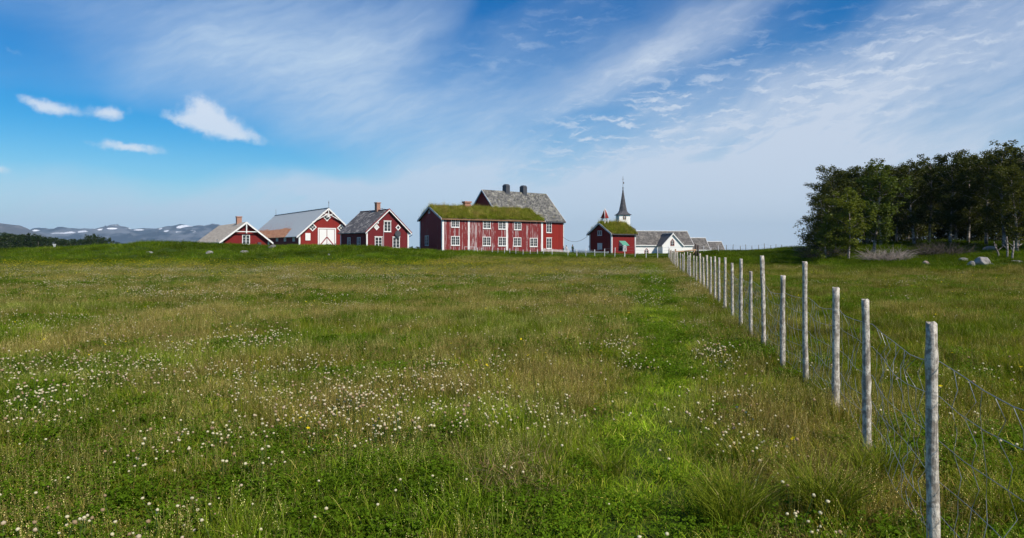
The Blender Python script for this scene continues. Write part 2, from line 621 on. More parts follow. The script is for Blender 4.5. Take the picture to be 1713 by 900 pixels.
col = t.mix(t.smooth(ringn, 0.55, 0.68, 0, 0.5), col, rgb(0.19, 0.165, 0.14))
col = t.mix(t.smooth(t.m('ADD', patch, t.m('MULTIPLY', crack, 0.5)), 0.86, 0.94, 0, 0.75), col, rgb(0.10, 0.085, 0.07))
col = t.mix(t.smooth(crack, 0.62, 0.68, 0, 0.6), col, rgb(0.13, 0.11, 0.10))
foot_dark = t.m('MULTIPLY', t.smooth(z, 0.25, -0.02, 0, 1), 0.5)  # darker towards the foot of the post
col = t.mix(foot_dark, col, rgb(0.16, 0.15, 0.11))
t.l.new(col, bs.inputs['Base Color'])
bump(t, bs, t.m('SUBTRACT', patch, t.m('MULTIPLY', crack, 0.6)), 0.8, 0.012)
M['post'] = m_
m_, t, bs = material('galvanised_wire', 0.4)
bs.inputs['Metallic'].default_value = 0.5
bs.inputs['Base Color'].default_value = rgb(0.30, 0.31, 0.32)
M['wire'] = m_
# birch bark
m_, t, bs = material('birch_bark', 0.8)
oc = obj_coord(t)
x, y, z = t.sep(oc)
n1 = t.noise(t.vec(t.m('MULTIPLY', x, 2.0), t.m('MULTIPLY', y, 2.0), t.m('MULTIPLY', z, 9.0)), 1.0, 4, 0.6)
n2 = t.noise(oc, 1.6, 4, 0.6)
col = t.mix(t.smooth(n1, 0.52, 0.60), rgb(0.46, 0.40, 0.36), rgb(0.07, 0.06, 0.055))
col = t.mix(t.smooth(n2, 0.42, 0.56), col, rgb(0.085, 0.07, 0.06))
t.l.new(col, bs.inputs['Base Color'])
M['bark'] = m_


def leaf_mat(name, a, b, transl=0.35, instanced=False, vcol=False, gloss=0.06):
    m_ = bpy.data.materials.new(name)
    m_.use_nodes = True
    t = NT(m_.node_tree)
    t.n.clear()
    if vcol:
        at_ = t.node('ShaderNodeAttribute', attribute_name='col')
        col = at_.outputs['Color']
    else:
        geo = t.node('ShaderNodeNewGeometry')
        n1 = t.noise(obj_coord(t), 0.55, 3, 0.6)
        col = t.mix(t.m('ADD', t.m('MULTIPLY', geo.outputs['Random Per Island'], 0.55), t.m('MULTIPLY', n1, 0.5), clamp=True), rgb(*a), rgb(*b))
        oi = t.node('ShaderNodeObjectInfo')
        col = t.mix(1.0, col, t.mix(oi.outputs['Random'], rgb(0.72, 0.78, 0.85), rgb(1.25, 1.15, 0.95)), 'MULTIPLY')
    if instanced:
        ti = t.node('ShaderNodeAttribute', attribute_name='tint', attribute_type='INSTANCER')
        col = t.mix(1.0, col, ti.outputs['Color'], 'MULTIPLY')
    d = t.node('ShaderNodeBsdfDiffuse')
    tr = t.node('ShaderNodeBsdfTranslucent')
    gl = t.node('ShaderNodeBsdfGlossy')
    gl.inputs['Roughness'].default_value = 0.45
    gl.inputs['Color'].default_value = rgb(0.6, 0.65, 0.6)
    t.l.new(col, d.inputs[0])
    t.l.new(t.mix(1.0, col, rgb(1.25, 1.2, 0.5), 'MULTIPLY'), tr.inputs[0])
    mx = t.node('ShaderNodeMixShader')
    mx.inputs[0].default_value = transl
    t.l.new(d.outputs[0], mx.inputs[1])
    t.l.new(tr.outputs[0], mx.inputs[2])
    mg = t.node('ShaderNodeMixShader')
    mg.inputs[0].default_value = gloss
    t.l.new(mx.outputs[0], mg.inputs[1])
    t.l.new(gl.outputs[0], mg.inputs[2])
    t.l.new(mg.outputs[0], t.node('ShaderNodeOutputMaterial').inputs[0])
    return m_


M['grass'] = leaf_mat('grass_blade', None, None, 0.35, True, True, 0.0)
M['petal'] = leaf_mat('flower_petal', None, None, 0.3, True, True, 0.0)
M['leaf'] = leaf_mat('birch_leaf', (0.030, 0.040, 0.007), (0.082, 0.094, 0.014), 0.32, gloss=0.015)
M['leaf_light'] = leaf_mat('light_birch_leaf', (0.075, 0.105, 0.012), (0.150, 0.180, 0.022), 0.38, gloss=0.015)
M['leaf_far'] = leaf_mat('far_tree_leaf', (0.016, 0.034, 0.012), (0.035, 0.060, 0.016), 0.2, gloss=0.02)
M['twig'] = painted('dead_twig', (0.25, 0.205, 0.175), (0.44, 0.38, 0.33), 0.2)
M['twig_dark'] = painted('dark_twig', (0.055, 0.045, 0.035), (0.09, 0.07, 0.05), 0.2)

# ------------------------------------------------------------------ terrain
# per picture column: (px, [(depth, height) ...])
def yz(Y, py):
    return (Y, EYE - (py - HOR) / F * Y)


PROF = [
    (-250, [(56, 0), (64, 0.35), yz(80, 422), (110, 0.9), (200, 0.0), (330, -2)]),
    (0, [(56, 0), (64, 0.35), yz(80, 420.5), (110, 1.2), (200, 0.2), (330, -2)]),
    (100, [(56, 0), (64, 0.4), yz(80, 416), (110, 1.3), (200, 0.4), (330, -2)]),
    (200, [(56, 0), (64, 0.45), yz(80, 411.5), (110, 1.6), (200, 0.4), (330, -2)]),
    (245, [(56, 0), (64, 0.5), yz(80, 406.5), (110, 1.7), (200, 0.4), (330, -2)]),
    (290, [(56, 0), (64, 0.5), yz(80, 404), (110, 1.7), (200, 0.4), (330, -3)]),
    (350, [(56, 0), (64, 0.5), yz(80, 406.5), (110, 1.8), (200, 0.6), (330, -3)]),
    (450, [(56, 0), (64, 0.5), yz(80, 412), (100, 1.8), (200, 0.8), (330, -3)]),
    (570, [(56, 0), (64, 0.5), yz(80, 412), (100, 1.9), (200, 0.8), (330, -3)]),
    (620, [(56, 0), (64, 0.35), yz(80, 413.5), (100, 1.8), (200, 0.4), (330, -3)]),
    (680, [(56, 0), (66, 0.25), yz(88, 418.5), (104, 1.45), (200, 0.0), (330, -3)]),
    (740, [(58, 0), (68, 0.15), yz(92, 423), (106, 1.2), (200, 0.0), (330, -3)]),
    (900, [(60, 0), (75, 0.15), yz(96, 426), (112, 0.9), (200, -0.5), (330, -3)]),
    (1000, [(60, 0), (80, 0.12), yz(96, 428.5), (112, 0.8), (200, -1), (330, -3)]),
    (1100, [(60, 0), (80, 0.15), yz(96, 431), (130, 0.6), (220, 0.6), (330, -3)]),
    (1160, [(58, 0), (80, 0.3), yz(100, 426), (130, 0.9), (220, 0.6), (330, -3)]),
    (1215, [(58, 0), (80, 0.5), yz(120, 421), (145, 1.4), (220, 0.0), (330, -3)]),
    (1335, [(56, 0), (70, 0.45), yz(95, 417.5), (140, 1.6), (220, 0.2), (330, -3)]),
    (1390, [(53, 0), yz(60, 433), yz(75, 414), (110, 2.0), (220, 0.4), (330, -3)]),
    (1500, [(46, 0), yz(57, 434), yz(72, 408), (110, 2.6), (220, 0.4), (330, -3)]),
    (1600, [(42, 0), yz(52, 438), yz(70, 407), (110, 2.6), (220, 0.4), (330, -3)]),
    (1713, [(40, 0), yz(49, 434), yz(66, 410), (110, 2.6), (220, 0.4), (330, -3)]),
    (1950, [(40, 0), yz(49, 434), yz(66, 410), (110, 2.6), (220, 0.4), (330, -3)]),
]
YS = np.concatenate([[0], np.geomspace(30, 330, 60)])
TAB = []
for _, pr in PROF:
    p_ = [(0, 0)] + list(pr)
    ys_ = np.array([q[0] for q in p_])
    zs_ = np.array([q[1] for q in p_])
    zz_ = np.interp(YS, ys_, zs_)
    TAB.append(zz_)
TAB = np.array(TAB)
PXS = np.array([p[0] for p in PROF], float)
for _ in range(2):                                # soften the kinks along depth
    TAB[:, 1:-1] = 0.25 * TAB[:, :-2] + 0.5 * TAB[:, 1:-1] + 0.25 * TAB[:, 2:]


def depth_px(x, y):
    x = np.asarray(x, float)
    y = np.asarray(y, float)
    r = np.hypot(x, y)
    a = np.clip(np.arctan2(x, np.where(r < 1e-6, 1, y)), -0.76, 0.76)
    return r * np.cos(a), CX + F * np.tan(a)


def ground_z(x, y):
    x = np.asarray(x, float)
    y = np.asarray(y, float)
    Y, px = depth_px(x, y)
    pi = np.interp(px, PXS, np.arange(len(PXS)))
    yi = np.interp(Y, YS, np.arange(len(YS)))
    i0 = np.clip(np.floor(pi).astype(int), 0, len(PXS) - 2)
    j0 = np.clip(np.floor(yi).astype(int), 0, len(YS) - 2)
    fi = pi - i0
    fi = fi * fi * (3 - 2 * fi)
    fj = yi - j0
    z = ((TAB[i0, j0] * (1 - fi) + TAB[i0 + 1, j0] * fi) * (1 - fj)
         + (TAB[i0, j0 + 1] * (1 - fi) + TAB[i0 + 1, j0 + 1] * fi) * fj)
    bankness = sst(58, 75, Y) * (1 - sst(150, 260, Y))
    z = z + (fbm(x, y, 9, 3, 3) - 0.5) * 0.45 * bankness
    z = z + (fbm(x, y, 3.0, 5, 3) - 0.5) * (0.10 + 0.22 * bankness)
    z = z + (fbm(x, y, 0.6, 8, 2) - 0.5) * 0.05
    rr = np.hypot(x, y)
    z = z - sst(330, 900, rr) * 26
    return z


def fence_x(Y):
    Y = np.asarray(Y, float)
    return np.where(Y < 30.6, 1.20 + 0.236 * Y, 8.42 + 0.2035 * (Y - 30.6))


def fields(x, y):
    """low-frequency plant cover: path, mound, brown, lush, clover (0..1 each)"""
    Y, px = depth_px(x, y)
    fx_ = fence_x(Y)
    off = np.interp(Y, [3, 7, 11, 20, 65], [1.35, 1.25, 1.35, 1.75, 2.2])
    hw = np.interp(Y, [3, 7, 11, 20, 65], [0.55, 0.5, 0.5, 0.75, 1.0])
    cen = fx_ - off + (fbm(y, x * 0, 6, 77, 2) - 0.5) * 0.35
    path = np.exp(-((x - cen) / hw) ** 4) * (1 - sst(68, 80, Y))
    nz = (fbm(x, y, 4, 15, 3) - 0.5)
    edge = np.interp(px, [690, 780, 1120, 1180, 1350, 1450, 1600], [60, 84, 84, 66, 58, 50, 45])
    mound = sst(edge - 1.2, edge + 1.6, Y + nz * 4)
    brown = sst(0.42, 0.62, fbm(x, y, 3.4, 21, 4) + 0.10 * sst(9, 24, Y) + 0.05 * sst(-2, 8, x - fx_))
    lush = sst(0.50, 0.64, fbm(x, y, 2.3, 41, 4) + 0.06 * (1 - sst(5, 9, Y)))
    clover = sst(0.52, 0.66, fbm(x, y, 1.9, 61, 4) + 0.05 * (1 - sst(8, 20, Y)) + 0.03 * sst(0, -2, x)
                 - 0.10 * sst(-0.5, 1.0, x - fx_) + 0.05 * path)
    return path, mound, brown, lush, clover, Y, px


# ground sheet: polar grid, fine where the camera looks
def make_ground():
    a1 = np.radians(np.linspace(-44, 44, 441))
    a2 = np.radians(np.linspace(44, 316, 90))[1:-1]
    ang = np.concatenate([a1, a2])
    rad = np.concatenate([[0.6], np.geomspace(1.2, 130, 250), np.geomspace(135, 1600, 50)])
    A, Rr = np.meshgrid(ang, rad)
    X = Rr * np.sin(A)
    Yw = Rr * np.cos(A)
    Z = ground_z(X.ravel(), Yw.ravel())
    co = np.stack([X.ravel(), Yw.ravel(), Z], 1)
    n, k = len(ang), len(rad)
    ii, jj = np.meshgrid(np.arange(k - 1), np.arange(n), indexing='ij')
    j2 = (jj + 1) % n
    quads = np.stack([ii * n + jj, ii * n + j2, (ii + 1) * n + j2, (ii + 1) * n + jj], -1).reshape(-1, 4)[:, ::-1]
    co = np.concatenate([co, [[0, 0, float(ground_z(0, 0))]]])
    c = len(co) - 1
    tri = np.stack([np.full(n, c), (np.arange(n) + 1) % n, np.arange(n)], 1)[:, ::-1]
    path, mound, brown, lush, clover, Yq, _ = fields(co[:, 0], co[:, 1])
    base = np.array([0.085, 0.078, 0.024])
    cb = np.array([0.110, 0.090, 0.034])
    cg = np.array([0.050, 0.085, 0.014])
    col = base + (cb - base) * (brown * 0.8)[:, None]
    g = np.clip(path + mound + lush * 0.4, 0, 1)[:, None]
    col = col * (1 - g) + cg * g
    me = np_mesh('ground', co, [quads, tri], col, True)
    m_, t, bs = material('soil_and_moss', 0.95)
    a_ = t.node('ShaderNodeAttribute', attribute_name='col').outputs['Color']
    gp = t.node('ShaderNodeNewGeometry').outputs['Position']
    n1 = t.noise(gp, 0.6, 6, 0.7)
    n2 = t.noise(gp, 9.0, 5, 0.65)
    col = t.mix(t.smooth(n1, 0.35, 0.65), a_, t.mix(1.0, a_, rgb(1.5, 1.35, 1.2), 'MULTIPLY'))
    col = t.mix(t.smooth(n2, 0.4, 0.65, 0, 0.7), col, t.mix(1.0, col, rgb(0.5, 0.5, 0.5), 'MULTIPLY'))
    t.l.new(col, bs.inputs['Base Color'])
    bump(t, bs, t.m('ADD', n2, n1), 1.0, 0.08)
    bs.inputs['Specular IOR Level'].default_value = 0.05
    o = link_mesh('ground', me, m_)
    props(o, kind='structure')


make_ground()

# sea beyond the land
m_, t, bs = material('sea_water', 0.25)
bs.inputs['Base Color'].default_value = rgb(0.02, 0.06, 0.10)
gp = t.node('ShaderNodeNewGeometry').outputs['Position']
bump(t, bs, t.noise(gp, 0.05, 6, 0.6), 0.4, 1.0)
mb = MB()
g = bmesh.ops.create_circle(mb.bm, cap_ends=True, cap_tris=False, segments=128, radius=12000, matrix=Matrix.Translation((0, 0, -16)))
props(mb.build('sea', m_), kind='structure')


# ---- mountains
def ridge(name, prof, Y0, Y1, foot, seed, mat, rough=1.0, depthrows=46, cols=520):
    pxs = np.linspace(prof[0][0], prof[-1][0], cols)
    pp = np.array(prof, float)
    cy = np.interp(pxs, pp[:, 0], pp[:, 1])
    cy = cy + (fbm(pxs, pxs * 0, 14, seed + 9, 5, 0.6) - 0.5) * 5.0 * rough
    co = []
    ts = np.linspace(0, 1, depthrows)
    for i, tt in enumerate(ts):
        Y = Y0 + (Y1 - Y0) * tt
        ridge_z = EYE + (HOR - cy) / F * (Y0 + (Y1 - Y0) * 0.6)
        if tt <= 0.6:
            k = (tt / 0.6)
            prof_k = k ** 0.85
        else:
            prof_k = 1 - ((tt - 0.6) / 0.4) ** 1.3
        x = (pxs - CX) / F * (Y0 + (Y1 - Y0) * 0.6)
        hgt = (ridge_z - foot)
        nz = 1 - np.abs(fbm(x, np.full_like(x, Y * 1.0), (Y1 - Y0) * 0.28, seed, 6, 0.55) * 2 - 1)
        nz2 = fbm(x, np.full_like(x, Y * 1.0), (Y1 - Y0) * 0.10, seed + 5, 5, 0.6)
        mid = math.sin(math.pi * min(k if tt <= 0.6 else 1.0, 1.0)) if tt <= 0.6 else 0
        z = foot + hgt * prof_k + mid * hgt * rough * ((nz - 0.75) * 1.3 + (nz2 - 0.5) * 0.9)
        co.append(np.stack([x, np.full_like(x, Y), z], 1))
    co = np.concatenate(co)
    n = cols
    ii, jj = np.meshgrid(np.arange(depthrows - 1), np.arange(n - 1), indexing='ij')
    q = np.stack([ii * n + jj, ii * n + jj + 1, (ii + 1) * n + jj + 1, (ii + 1) * n + jj], -1).reshape(-1, 4)
    o = link_mesh(name, np_mesh(name, co, [q], None, True), mat)
    return props(o, kind='structure')


def rock_slope(name, a, b, snow=0.0, snowspots=()):
    m_, t, bs = material(name, 0.95)
    gp = t.node('ShaderNodeNewGeometry').outputs['Position']
    x, y, z = t.sep(gp)
    gm = t.vec(x, t.m('MULTIPLY', y, 0.6), t.m('MULTIPLY', z, 4.0))
    n1 = t.noise(gm, 0.0016, 7, 0.65)
    n2 = t.noise(gm, 0.007, 6, 0.65)
    col = t.mix(t.smooth(t.m('ADD', t.m('MULTIPLY', n1, 0.6), t.m('MULTIPLY', n2, 0.4)), 0.45, 0.56), rgb(*a), rgb(*b))
    if snow:
        s1 = t.noise(t.vec(t.m('MULTIPLY', x, 0.0022), t.m('MULTIPLY', y, 0.0022), t.m('MULTIPLY', z, 0.012)), 1.0, 5, 0.6)
        f = t.m('MULTIPLY', t.smooth(s1, 0.60, 0.63), t.smooth(z, 130, 220))
        for (sx, sy, sz, rx, rz_) in snowspots:
            u = t.m('DIVIDE', t.m('SUBTRACT', x, sx), rx)
            w = t.m('DIVIDE', t.m('SUBTRACT', z, sz), rz_)
            d2 = t.m('ADD', t.m('ADD', t.m('MULTIPLY', u, u), t.m('MULTIPLY', w, w)), t.m('MULTIPLY', t.m('SUBTRACT', n2, 0.5), 2.2))
            f = t.m('MAXIMUM', f, t.smooth(d2, 1.2, 0.8))
        col = t.mix(t.m('MULTIPLY', f, snow), col, rgb(0.85, 0.87, 0.90))
    t.l.new(col, bs.inputs['Base Color'])
    bs.inputs['Specular IOR Level'].default_value = 0.05
    return m_


YM = 7000 + 2600 * 0.6
def mpos(px, py):
    return ((px - CX) / F * YM, YM, EYE + (HOR - py) / F * YM)


def spot(px, py, rx, ry):
    x, y, z = mpos(px, py)
    return (x, y, z, rx / F * YM, ry / F * YM)


mt = rock_slope('haze_blue_rock', (0.006, 0.015, 0.040), (0.11, 0.12, 0.15), 1.0,  # blue of the distance haze mixed into the rock colours
                [spot(312, 379.5, 8, 3.2), spot(221, 386.5, 5, 1.3), spot(272, 383, 4, 1.2), spot(292, 387, 7, 1.4), spot(119, 388, 3.5, 1.3), spot(240, 385, 6, 1.2), spot(161, 391, 3, 1.2)])
ridge('mountain_range', [(-700, 402), (-450, 385), (-300, 380), (-100, 372), (0, 384), (40, 391), (65, 389.5), (90, 386.5), (108, 385.5), (122, 386), (140, 383), (150, 381.5), (160, 382), (170, 385), (182, 388), (195, 388), (210, 385), (225, 384),
      (240, 382.5), (262, 381), (275, 379.5), (290, 377), (300, 375.2), (310, 376), (322, 380), (333, 379), (343, 378), (352, 377.5), (362, 374.5), (372, 376), (384, 381), (400, 386), (440, 392), (500, 400), (560, 407), (640, 416), (680, 419)],
      7000, 9600, -20, 5, mt, 0.9)
ridge('mountain', [(-800, 372), (-400, 352), (-250, 356), (-120, 366), (-40, 371), (0, 373.5), (12, 376), (30, 377), (42, 382), (55, 387), (66, 391), (80, 397), (100, 404), (130, 413), (160, 419)],
      5200, 6600, -20, 25, rock_slope('near_mountain_rock', (0.07, 0.07, 0.08), (0.22, 0.20, 0.20)), 0.7, 40, 300)
ridge('wooded_hill', [(-800, 380), (-300, 382), (-60, 384), (0, 388), (20, 391), (40, 395), (55, 400), (75, 406), (110, 416), (130, 419)],
      2600, 3300, -20, 45, rock_slope('wooded_slope', (0.02, 0.035, 0.02), (0.04, 0.055, 0.03)), 0.6, 30, 200)

# ------------------------------------------------------------------ grass pieces
rng = np.random.default_rng(11)
SRC = bpy.data.collections.new("plant_sources")        # source shapes only, never linked to the scene


def blades(n, rad, h0, h1, w, bend, cols, colw, seed, flop=0.25, power=0.5):
    g = np.random.default_rng(seed)
    a = g.uniform(0, 2 * np.pi, n)
    rr = rad * g.uniform(0, 1, n) ** power
    bx, by = rr * np.cos(a), rr * np.sin(a)
    h = g.uniform(h0, h1, n)
    la = a + g.normal(0, 1.1, n)
    lean = np.abs(g.normal(bend, flop, n)) * h
    dxy = np.stack([np.cos(la), np.sin(la)], 1)
    fa = g.uniform(0, np.pi, n)
    side = np.stack([np.cos(fa), np.sin(fa)], 1)
    ww = w * g.uniform(0.6, 1.3, n)
    V = np.zeros((n, 7, 3))
    for k, (tt, wk) in enumerate(((0, 1.0), (0.4, 0.95), (0.75, 0.6), (1.0, 0))):
        cxy = np.stack([bx, by], 1) + dxy * (lean * tt ** 2)[:, None]
        z = h * (tt - 0.25 * np.clip(lean / h, 0, 1.2) * tt ** 3)
        if k < 3:
            V[:, 2 * k, :2] = cxy - side * (ww * wk / 2)[:, None]
            V[:, 2 * k + 1, :2] = cxy + side * (ww * wk / 2)[:, None]
            V[:, 2 * k, 2] = z
            V[:, 2 * k + 1, 2] = z
        else:
            V[:, 6, :2] = cxy
            V[:, 6, 2] = z
    V[:, :2, 2] -= 0.03
    b = (np.arange(n) * 7)[:, None]
    q = np.concatenate([b + np.array([0, 1, 3, 2]), b + np.array([2, 3, 5, 4])])
    tr = b + np.array([4, 5, 6])
    ci = g.choice(len(cols), n, p=np.array(colw) / sum(colw))
    c = np.array(cols)[ci] * g.uniform(0.5, 1.55, (n, 1))
    C = np.repeat(c[:, None, :], 7, 1)
    return V.reshape(-1, 3), q, tr, C.reshape(-1, 3)


def merge(parts):
    vs, qs, ts, cs, off = [], [], [], [], 0
    for v, q, t_, c in parts:
        vs.append(v)
        cs.append(c)
        if len(q):
            qs.append(q + off)
        if len(t_):
            ts.append(t_ + off)
        off += len(v)
    e4 = np.zeros((0, 4), int)
    e3 = np.zeros((0, 3), int)
    return np.concatenate(vs), (np.concatenate(qs) if qs else e4), (np.concatenate(ts) if ts else e3), np.concatenate(cs)


def spindles(base, top, r, col):
    """3-sided spindles from base to top (n,3) -> seed heads"""
    n = len(base)
    V = np.zeros((n, 5, 3))
    mid = base * 0.6 + top * 0.4
    V[:, 0] = base
    V[:, 4] = top
    for k in range(3):
        a = 2 * math.pi * k / 3
        V[:, 1 + k] = mid + np.array([math.cos(a), math.sin(a), 0]) * np.asarray(r).reshape(-1, 1)
    b = (np.arange(n) * 5)[:, None]
    tr = np.concatenate([b + np.array(f) for f in ([0, 2, 1], [0, 3, 2], [0, 1, 3], [4, 1, 2], [4, 2, 3], [4, 3, 1])])
    return V.reshape(-1, 3), np.zeros((0, 4), int), tr, np.repeat(col[:, None, :], 5, 1).reshape(-1, 3)


def seedstems(n, rad, h0, h1, headcols, seed, hl=0.055, hr=0.0042, stemcol=(0.17, 0.18, 0.06)):
    g = np.random.default_rng(seed)
    a = g.uniform(0, 2 * np.pi, n)
    rr = rad * np.sqrt(g.uniform(0, 1, n))
    b = np.stack([rr * np.cos(a), rr * np.sin(a), np.full(n, -0.02)], 1)
    h = g.uniform(h0, h1, n)
    la = g.uniform(0, 2 * np.pi, n)
    lean = np.abs(g.normal(0.12, 0.12, n)) * h
    top = b + np.stack([np.cos(la) * lean, np.sin(la) * lean, h], 1)
    w = 0.0012
    fa = g.uniform(0, np.pi, n)
    s_ = np.stack([np.cos(fa), np.sin(fa), np.zeros(n)], 1) * w
    V = np.stack([b - s_, b + s_, top + s_, top - s_], 1)
    q = (np.arange(n) * 4)[:, None] + np.array([0, 1, 2, 3])
    C = np.repeat((np.array(stemcol) * g.uniform(0.7, 1.3, (n, 1)))[:, None, :], 4, 1)
    stems = (V.reshape(-1, 3), q, np.zeros((0, 3), int), C.reshape(-1, 3))
    hc = np.array(headcols)[g.integers(0, len(headcols), n)] * g.uniform(0.7, 1.3, (n, 1))
    k = 7
    hx = np.repeat(top, k, 0)
    dz_ = np.tile(np.linspace(-1, 0.35, k), n) * hl
    sp = (1 - np.tile(np.linspace(0, 1, k), n)) * 0.010 + 0.002
    an = g.uniform(0, 6.283, n * k)
    c0 = hx + np.stack([np.cos(an) * sp, np.sin(an) * sp, dz_], 1)
    c1 = c0 + np.stack([np.cos(an) * 0.003, np.sin(an) * 0.003, np.full(n * k, 0.0065)], 1)
    sd_ = np.stack([-np.sin(an), np.cos(an), np.zeros(n * k)], 1) * hr * 0.5
    m2 = (c0 + c1) / 2
    V2 = np.stack([c0, m2 + sd_, c1, m2 - sd_], 1).reshape(-1, 3)
    q2 = (np.arange(n * k) * 4)[:, None] + np.array([0, 1, 2, 3])
    C2 = np.repeat(np.repeat(hc, k, 0) * g.uniform(0.75, 1.3, (n * k, 1)), 4, 0)
    return merge([stems, (V2, q2, np.zeros((0, 3), int), C2)])


def clover_leaves(n, rad, seed, col=(0.062, 0.115, 0.010)):
    g = np.random.default_rng(seed)
    a = g.uniform(0, 2 * np.pi, n)
    rr = rad * np.sqrt(g.uniform(0, 1, n))
    h = g.uniform(0.03, 0.11, n)
    parts_v, parts_c = [], []
    for k in range(3):
        ang = a * 3 + k * 2 * np.pi / 3
        d = np.stack([np.cos(ang), np.sin(ang)], 1)
        p = np.stack([-d[:, 1], d[:, 0]], 1)
        c0 = np.stack([rr * np.cos(a), rr * np.sin(a)], 1)
        L = g.uniform(0.012, 0.020, n)[:, None]
        V = np.zeros((n, 4, 3))
        V[:, 0, :2] = c0
        V[:, 1, :2] = c0 + d * L * 0.6 + p * L * 0.45
        V[:, 2, :2] = c0 + d * L * 1.05
        V[:, 3, :2] = c0 + d * L * 0.6 - p * L * 0.45
        tilt = g.normal(0, 0.004, (n, 4))
        V[:, :, 2] = h[:, None] + tilt
        parts_v.append(V.reshape(-1, 3))
        parts_c.append(np.repeat((np.array(col) * g.uniform(0.6, 1.5, (n, 1)))[:, None, :], 4, 1).reshape(-1, 3))
    V = np.concatenate(parts_v)
    q = (np.arange(3 * n) * 4)[:, None] + np.array([0, 1, 2, 3])
    return V, q, np.zeros((0, 3), int), np.concatenate(parts_c)


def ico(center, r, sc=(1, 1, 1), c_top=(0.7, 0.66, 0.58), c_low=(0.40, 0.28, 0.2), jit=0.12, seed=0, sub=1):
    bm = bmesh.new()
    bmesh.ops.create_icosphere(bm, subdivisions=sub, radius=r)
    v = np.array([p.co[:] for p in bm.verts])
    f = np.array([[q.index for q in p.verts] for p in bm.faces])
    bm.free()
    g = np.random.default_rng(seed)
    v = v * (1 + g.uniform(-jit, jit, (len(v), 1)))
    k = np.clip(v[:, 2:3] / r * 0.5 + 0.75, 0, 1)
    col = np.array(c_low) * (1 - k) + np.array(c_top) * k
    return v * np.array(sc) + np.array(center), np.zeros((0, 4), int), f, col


def flower_stem(x, y, h, w=0.0016, col=(0.09, 0.14, 0.04)):
    V = np.array([[x - w, y, -0.02], [x + w, y, -0.02], [x + w, y, h], [x - w, y, h],
                  [x, y - w, -0.02], [x, y + w, -0.02], [x, y + w, h], [x, y - w, h]])
    return V, np.array([[0, 1, 2, 3], [4, 5, 6, 7]]), np.zeros((0, 3), int), np.tile(col, (8, 1))


def clover_flowers(n, rad, seed, h0=0.10, h1=0.21):
    g = np.random.default_rng(seed)
    P = []
    for i in range(n):
        a, r = g.uniform(0, 6.28), rad * math.sqrt(g.uniform(0, 1)) if n > 1 else 0
        x_, y_, h = r * math.cos(a), r * math.sin(a), g.uniform(h0, h1)
        pink = g.uniform()
        ct = (0.42, 0.30, 0.17) if pink < 0.10 else (0.64, 0.53, 0.37) if pink < 0.38 else (0.78, 0.73, 0.50)
        P.append(flower_stem(x_, y_, h))
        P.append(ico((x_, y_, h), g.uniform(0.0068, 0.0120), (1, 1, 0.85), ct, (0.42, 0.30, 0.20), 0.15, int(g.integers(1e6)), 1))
    return merge(P)


def buttercups(n, rad, seed, h0=0.2, h1=0.34):
    g = np.random.default_rng(seed)
    P = []
    for i in range(n):
        a, r = g.uniform(0, 6.28), rad * math.sqrt(g.uniform(0, 1)) if n > 1 else 0
        x_, y_, h = r * math.cos(a), r * math.sin(a), g.uniform(h0, h1)
        P.append(flower_stem(x_, y_, h, 0.001))
        tx, ty = g.normal(0, 0.35, 2)
        V = [[x_, y_, h]]
        for k in range(10):
            t_ = 2 * math.pi * k / 10
            rr = 0.012 if k % 2 == 0 else 0.008
            u, v = rr * math.cos(t_), rr * math.sin(t_)
            V.append([x_ + u, y_ + v, h + 0.005 + u * tx + v * ty])
        V = np.array(V)
        tr = np.array([[0, 1 + k, 1 + (k + 1) % 10] for k in range(10)])
        P.append((V, np.zeros((0, 4), int), tr, np.tile((0.82, 0.64, 0.02), (11, 1))))
    return merge(P)


def variants(kind, builders, mat):
    c = bpy.data.collections.new(kind + "_shapes")
    for i, b in enumerate(builders):
        v, q, t_, col = b
        me = np_mesh(kind, v, [q, t_], col)
        me.materials.append(mat)
        o = bpy.data.objects.new(kind, me)
        c.objects.link(o)
    return c, len(builders)


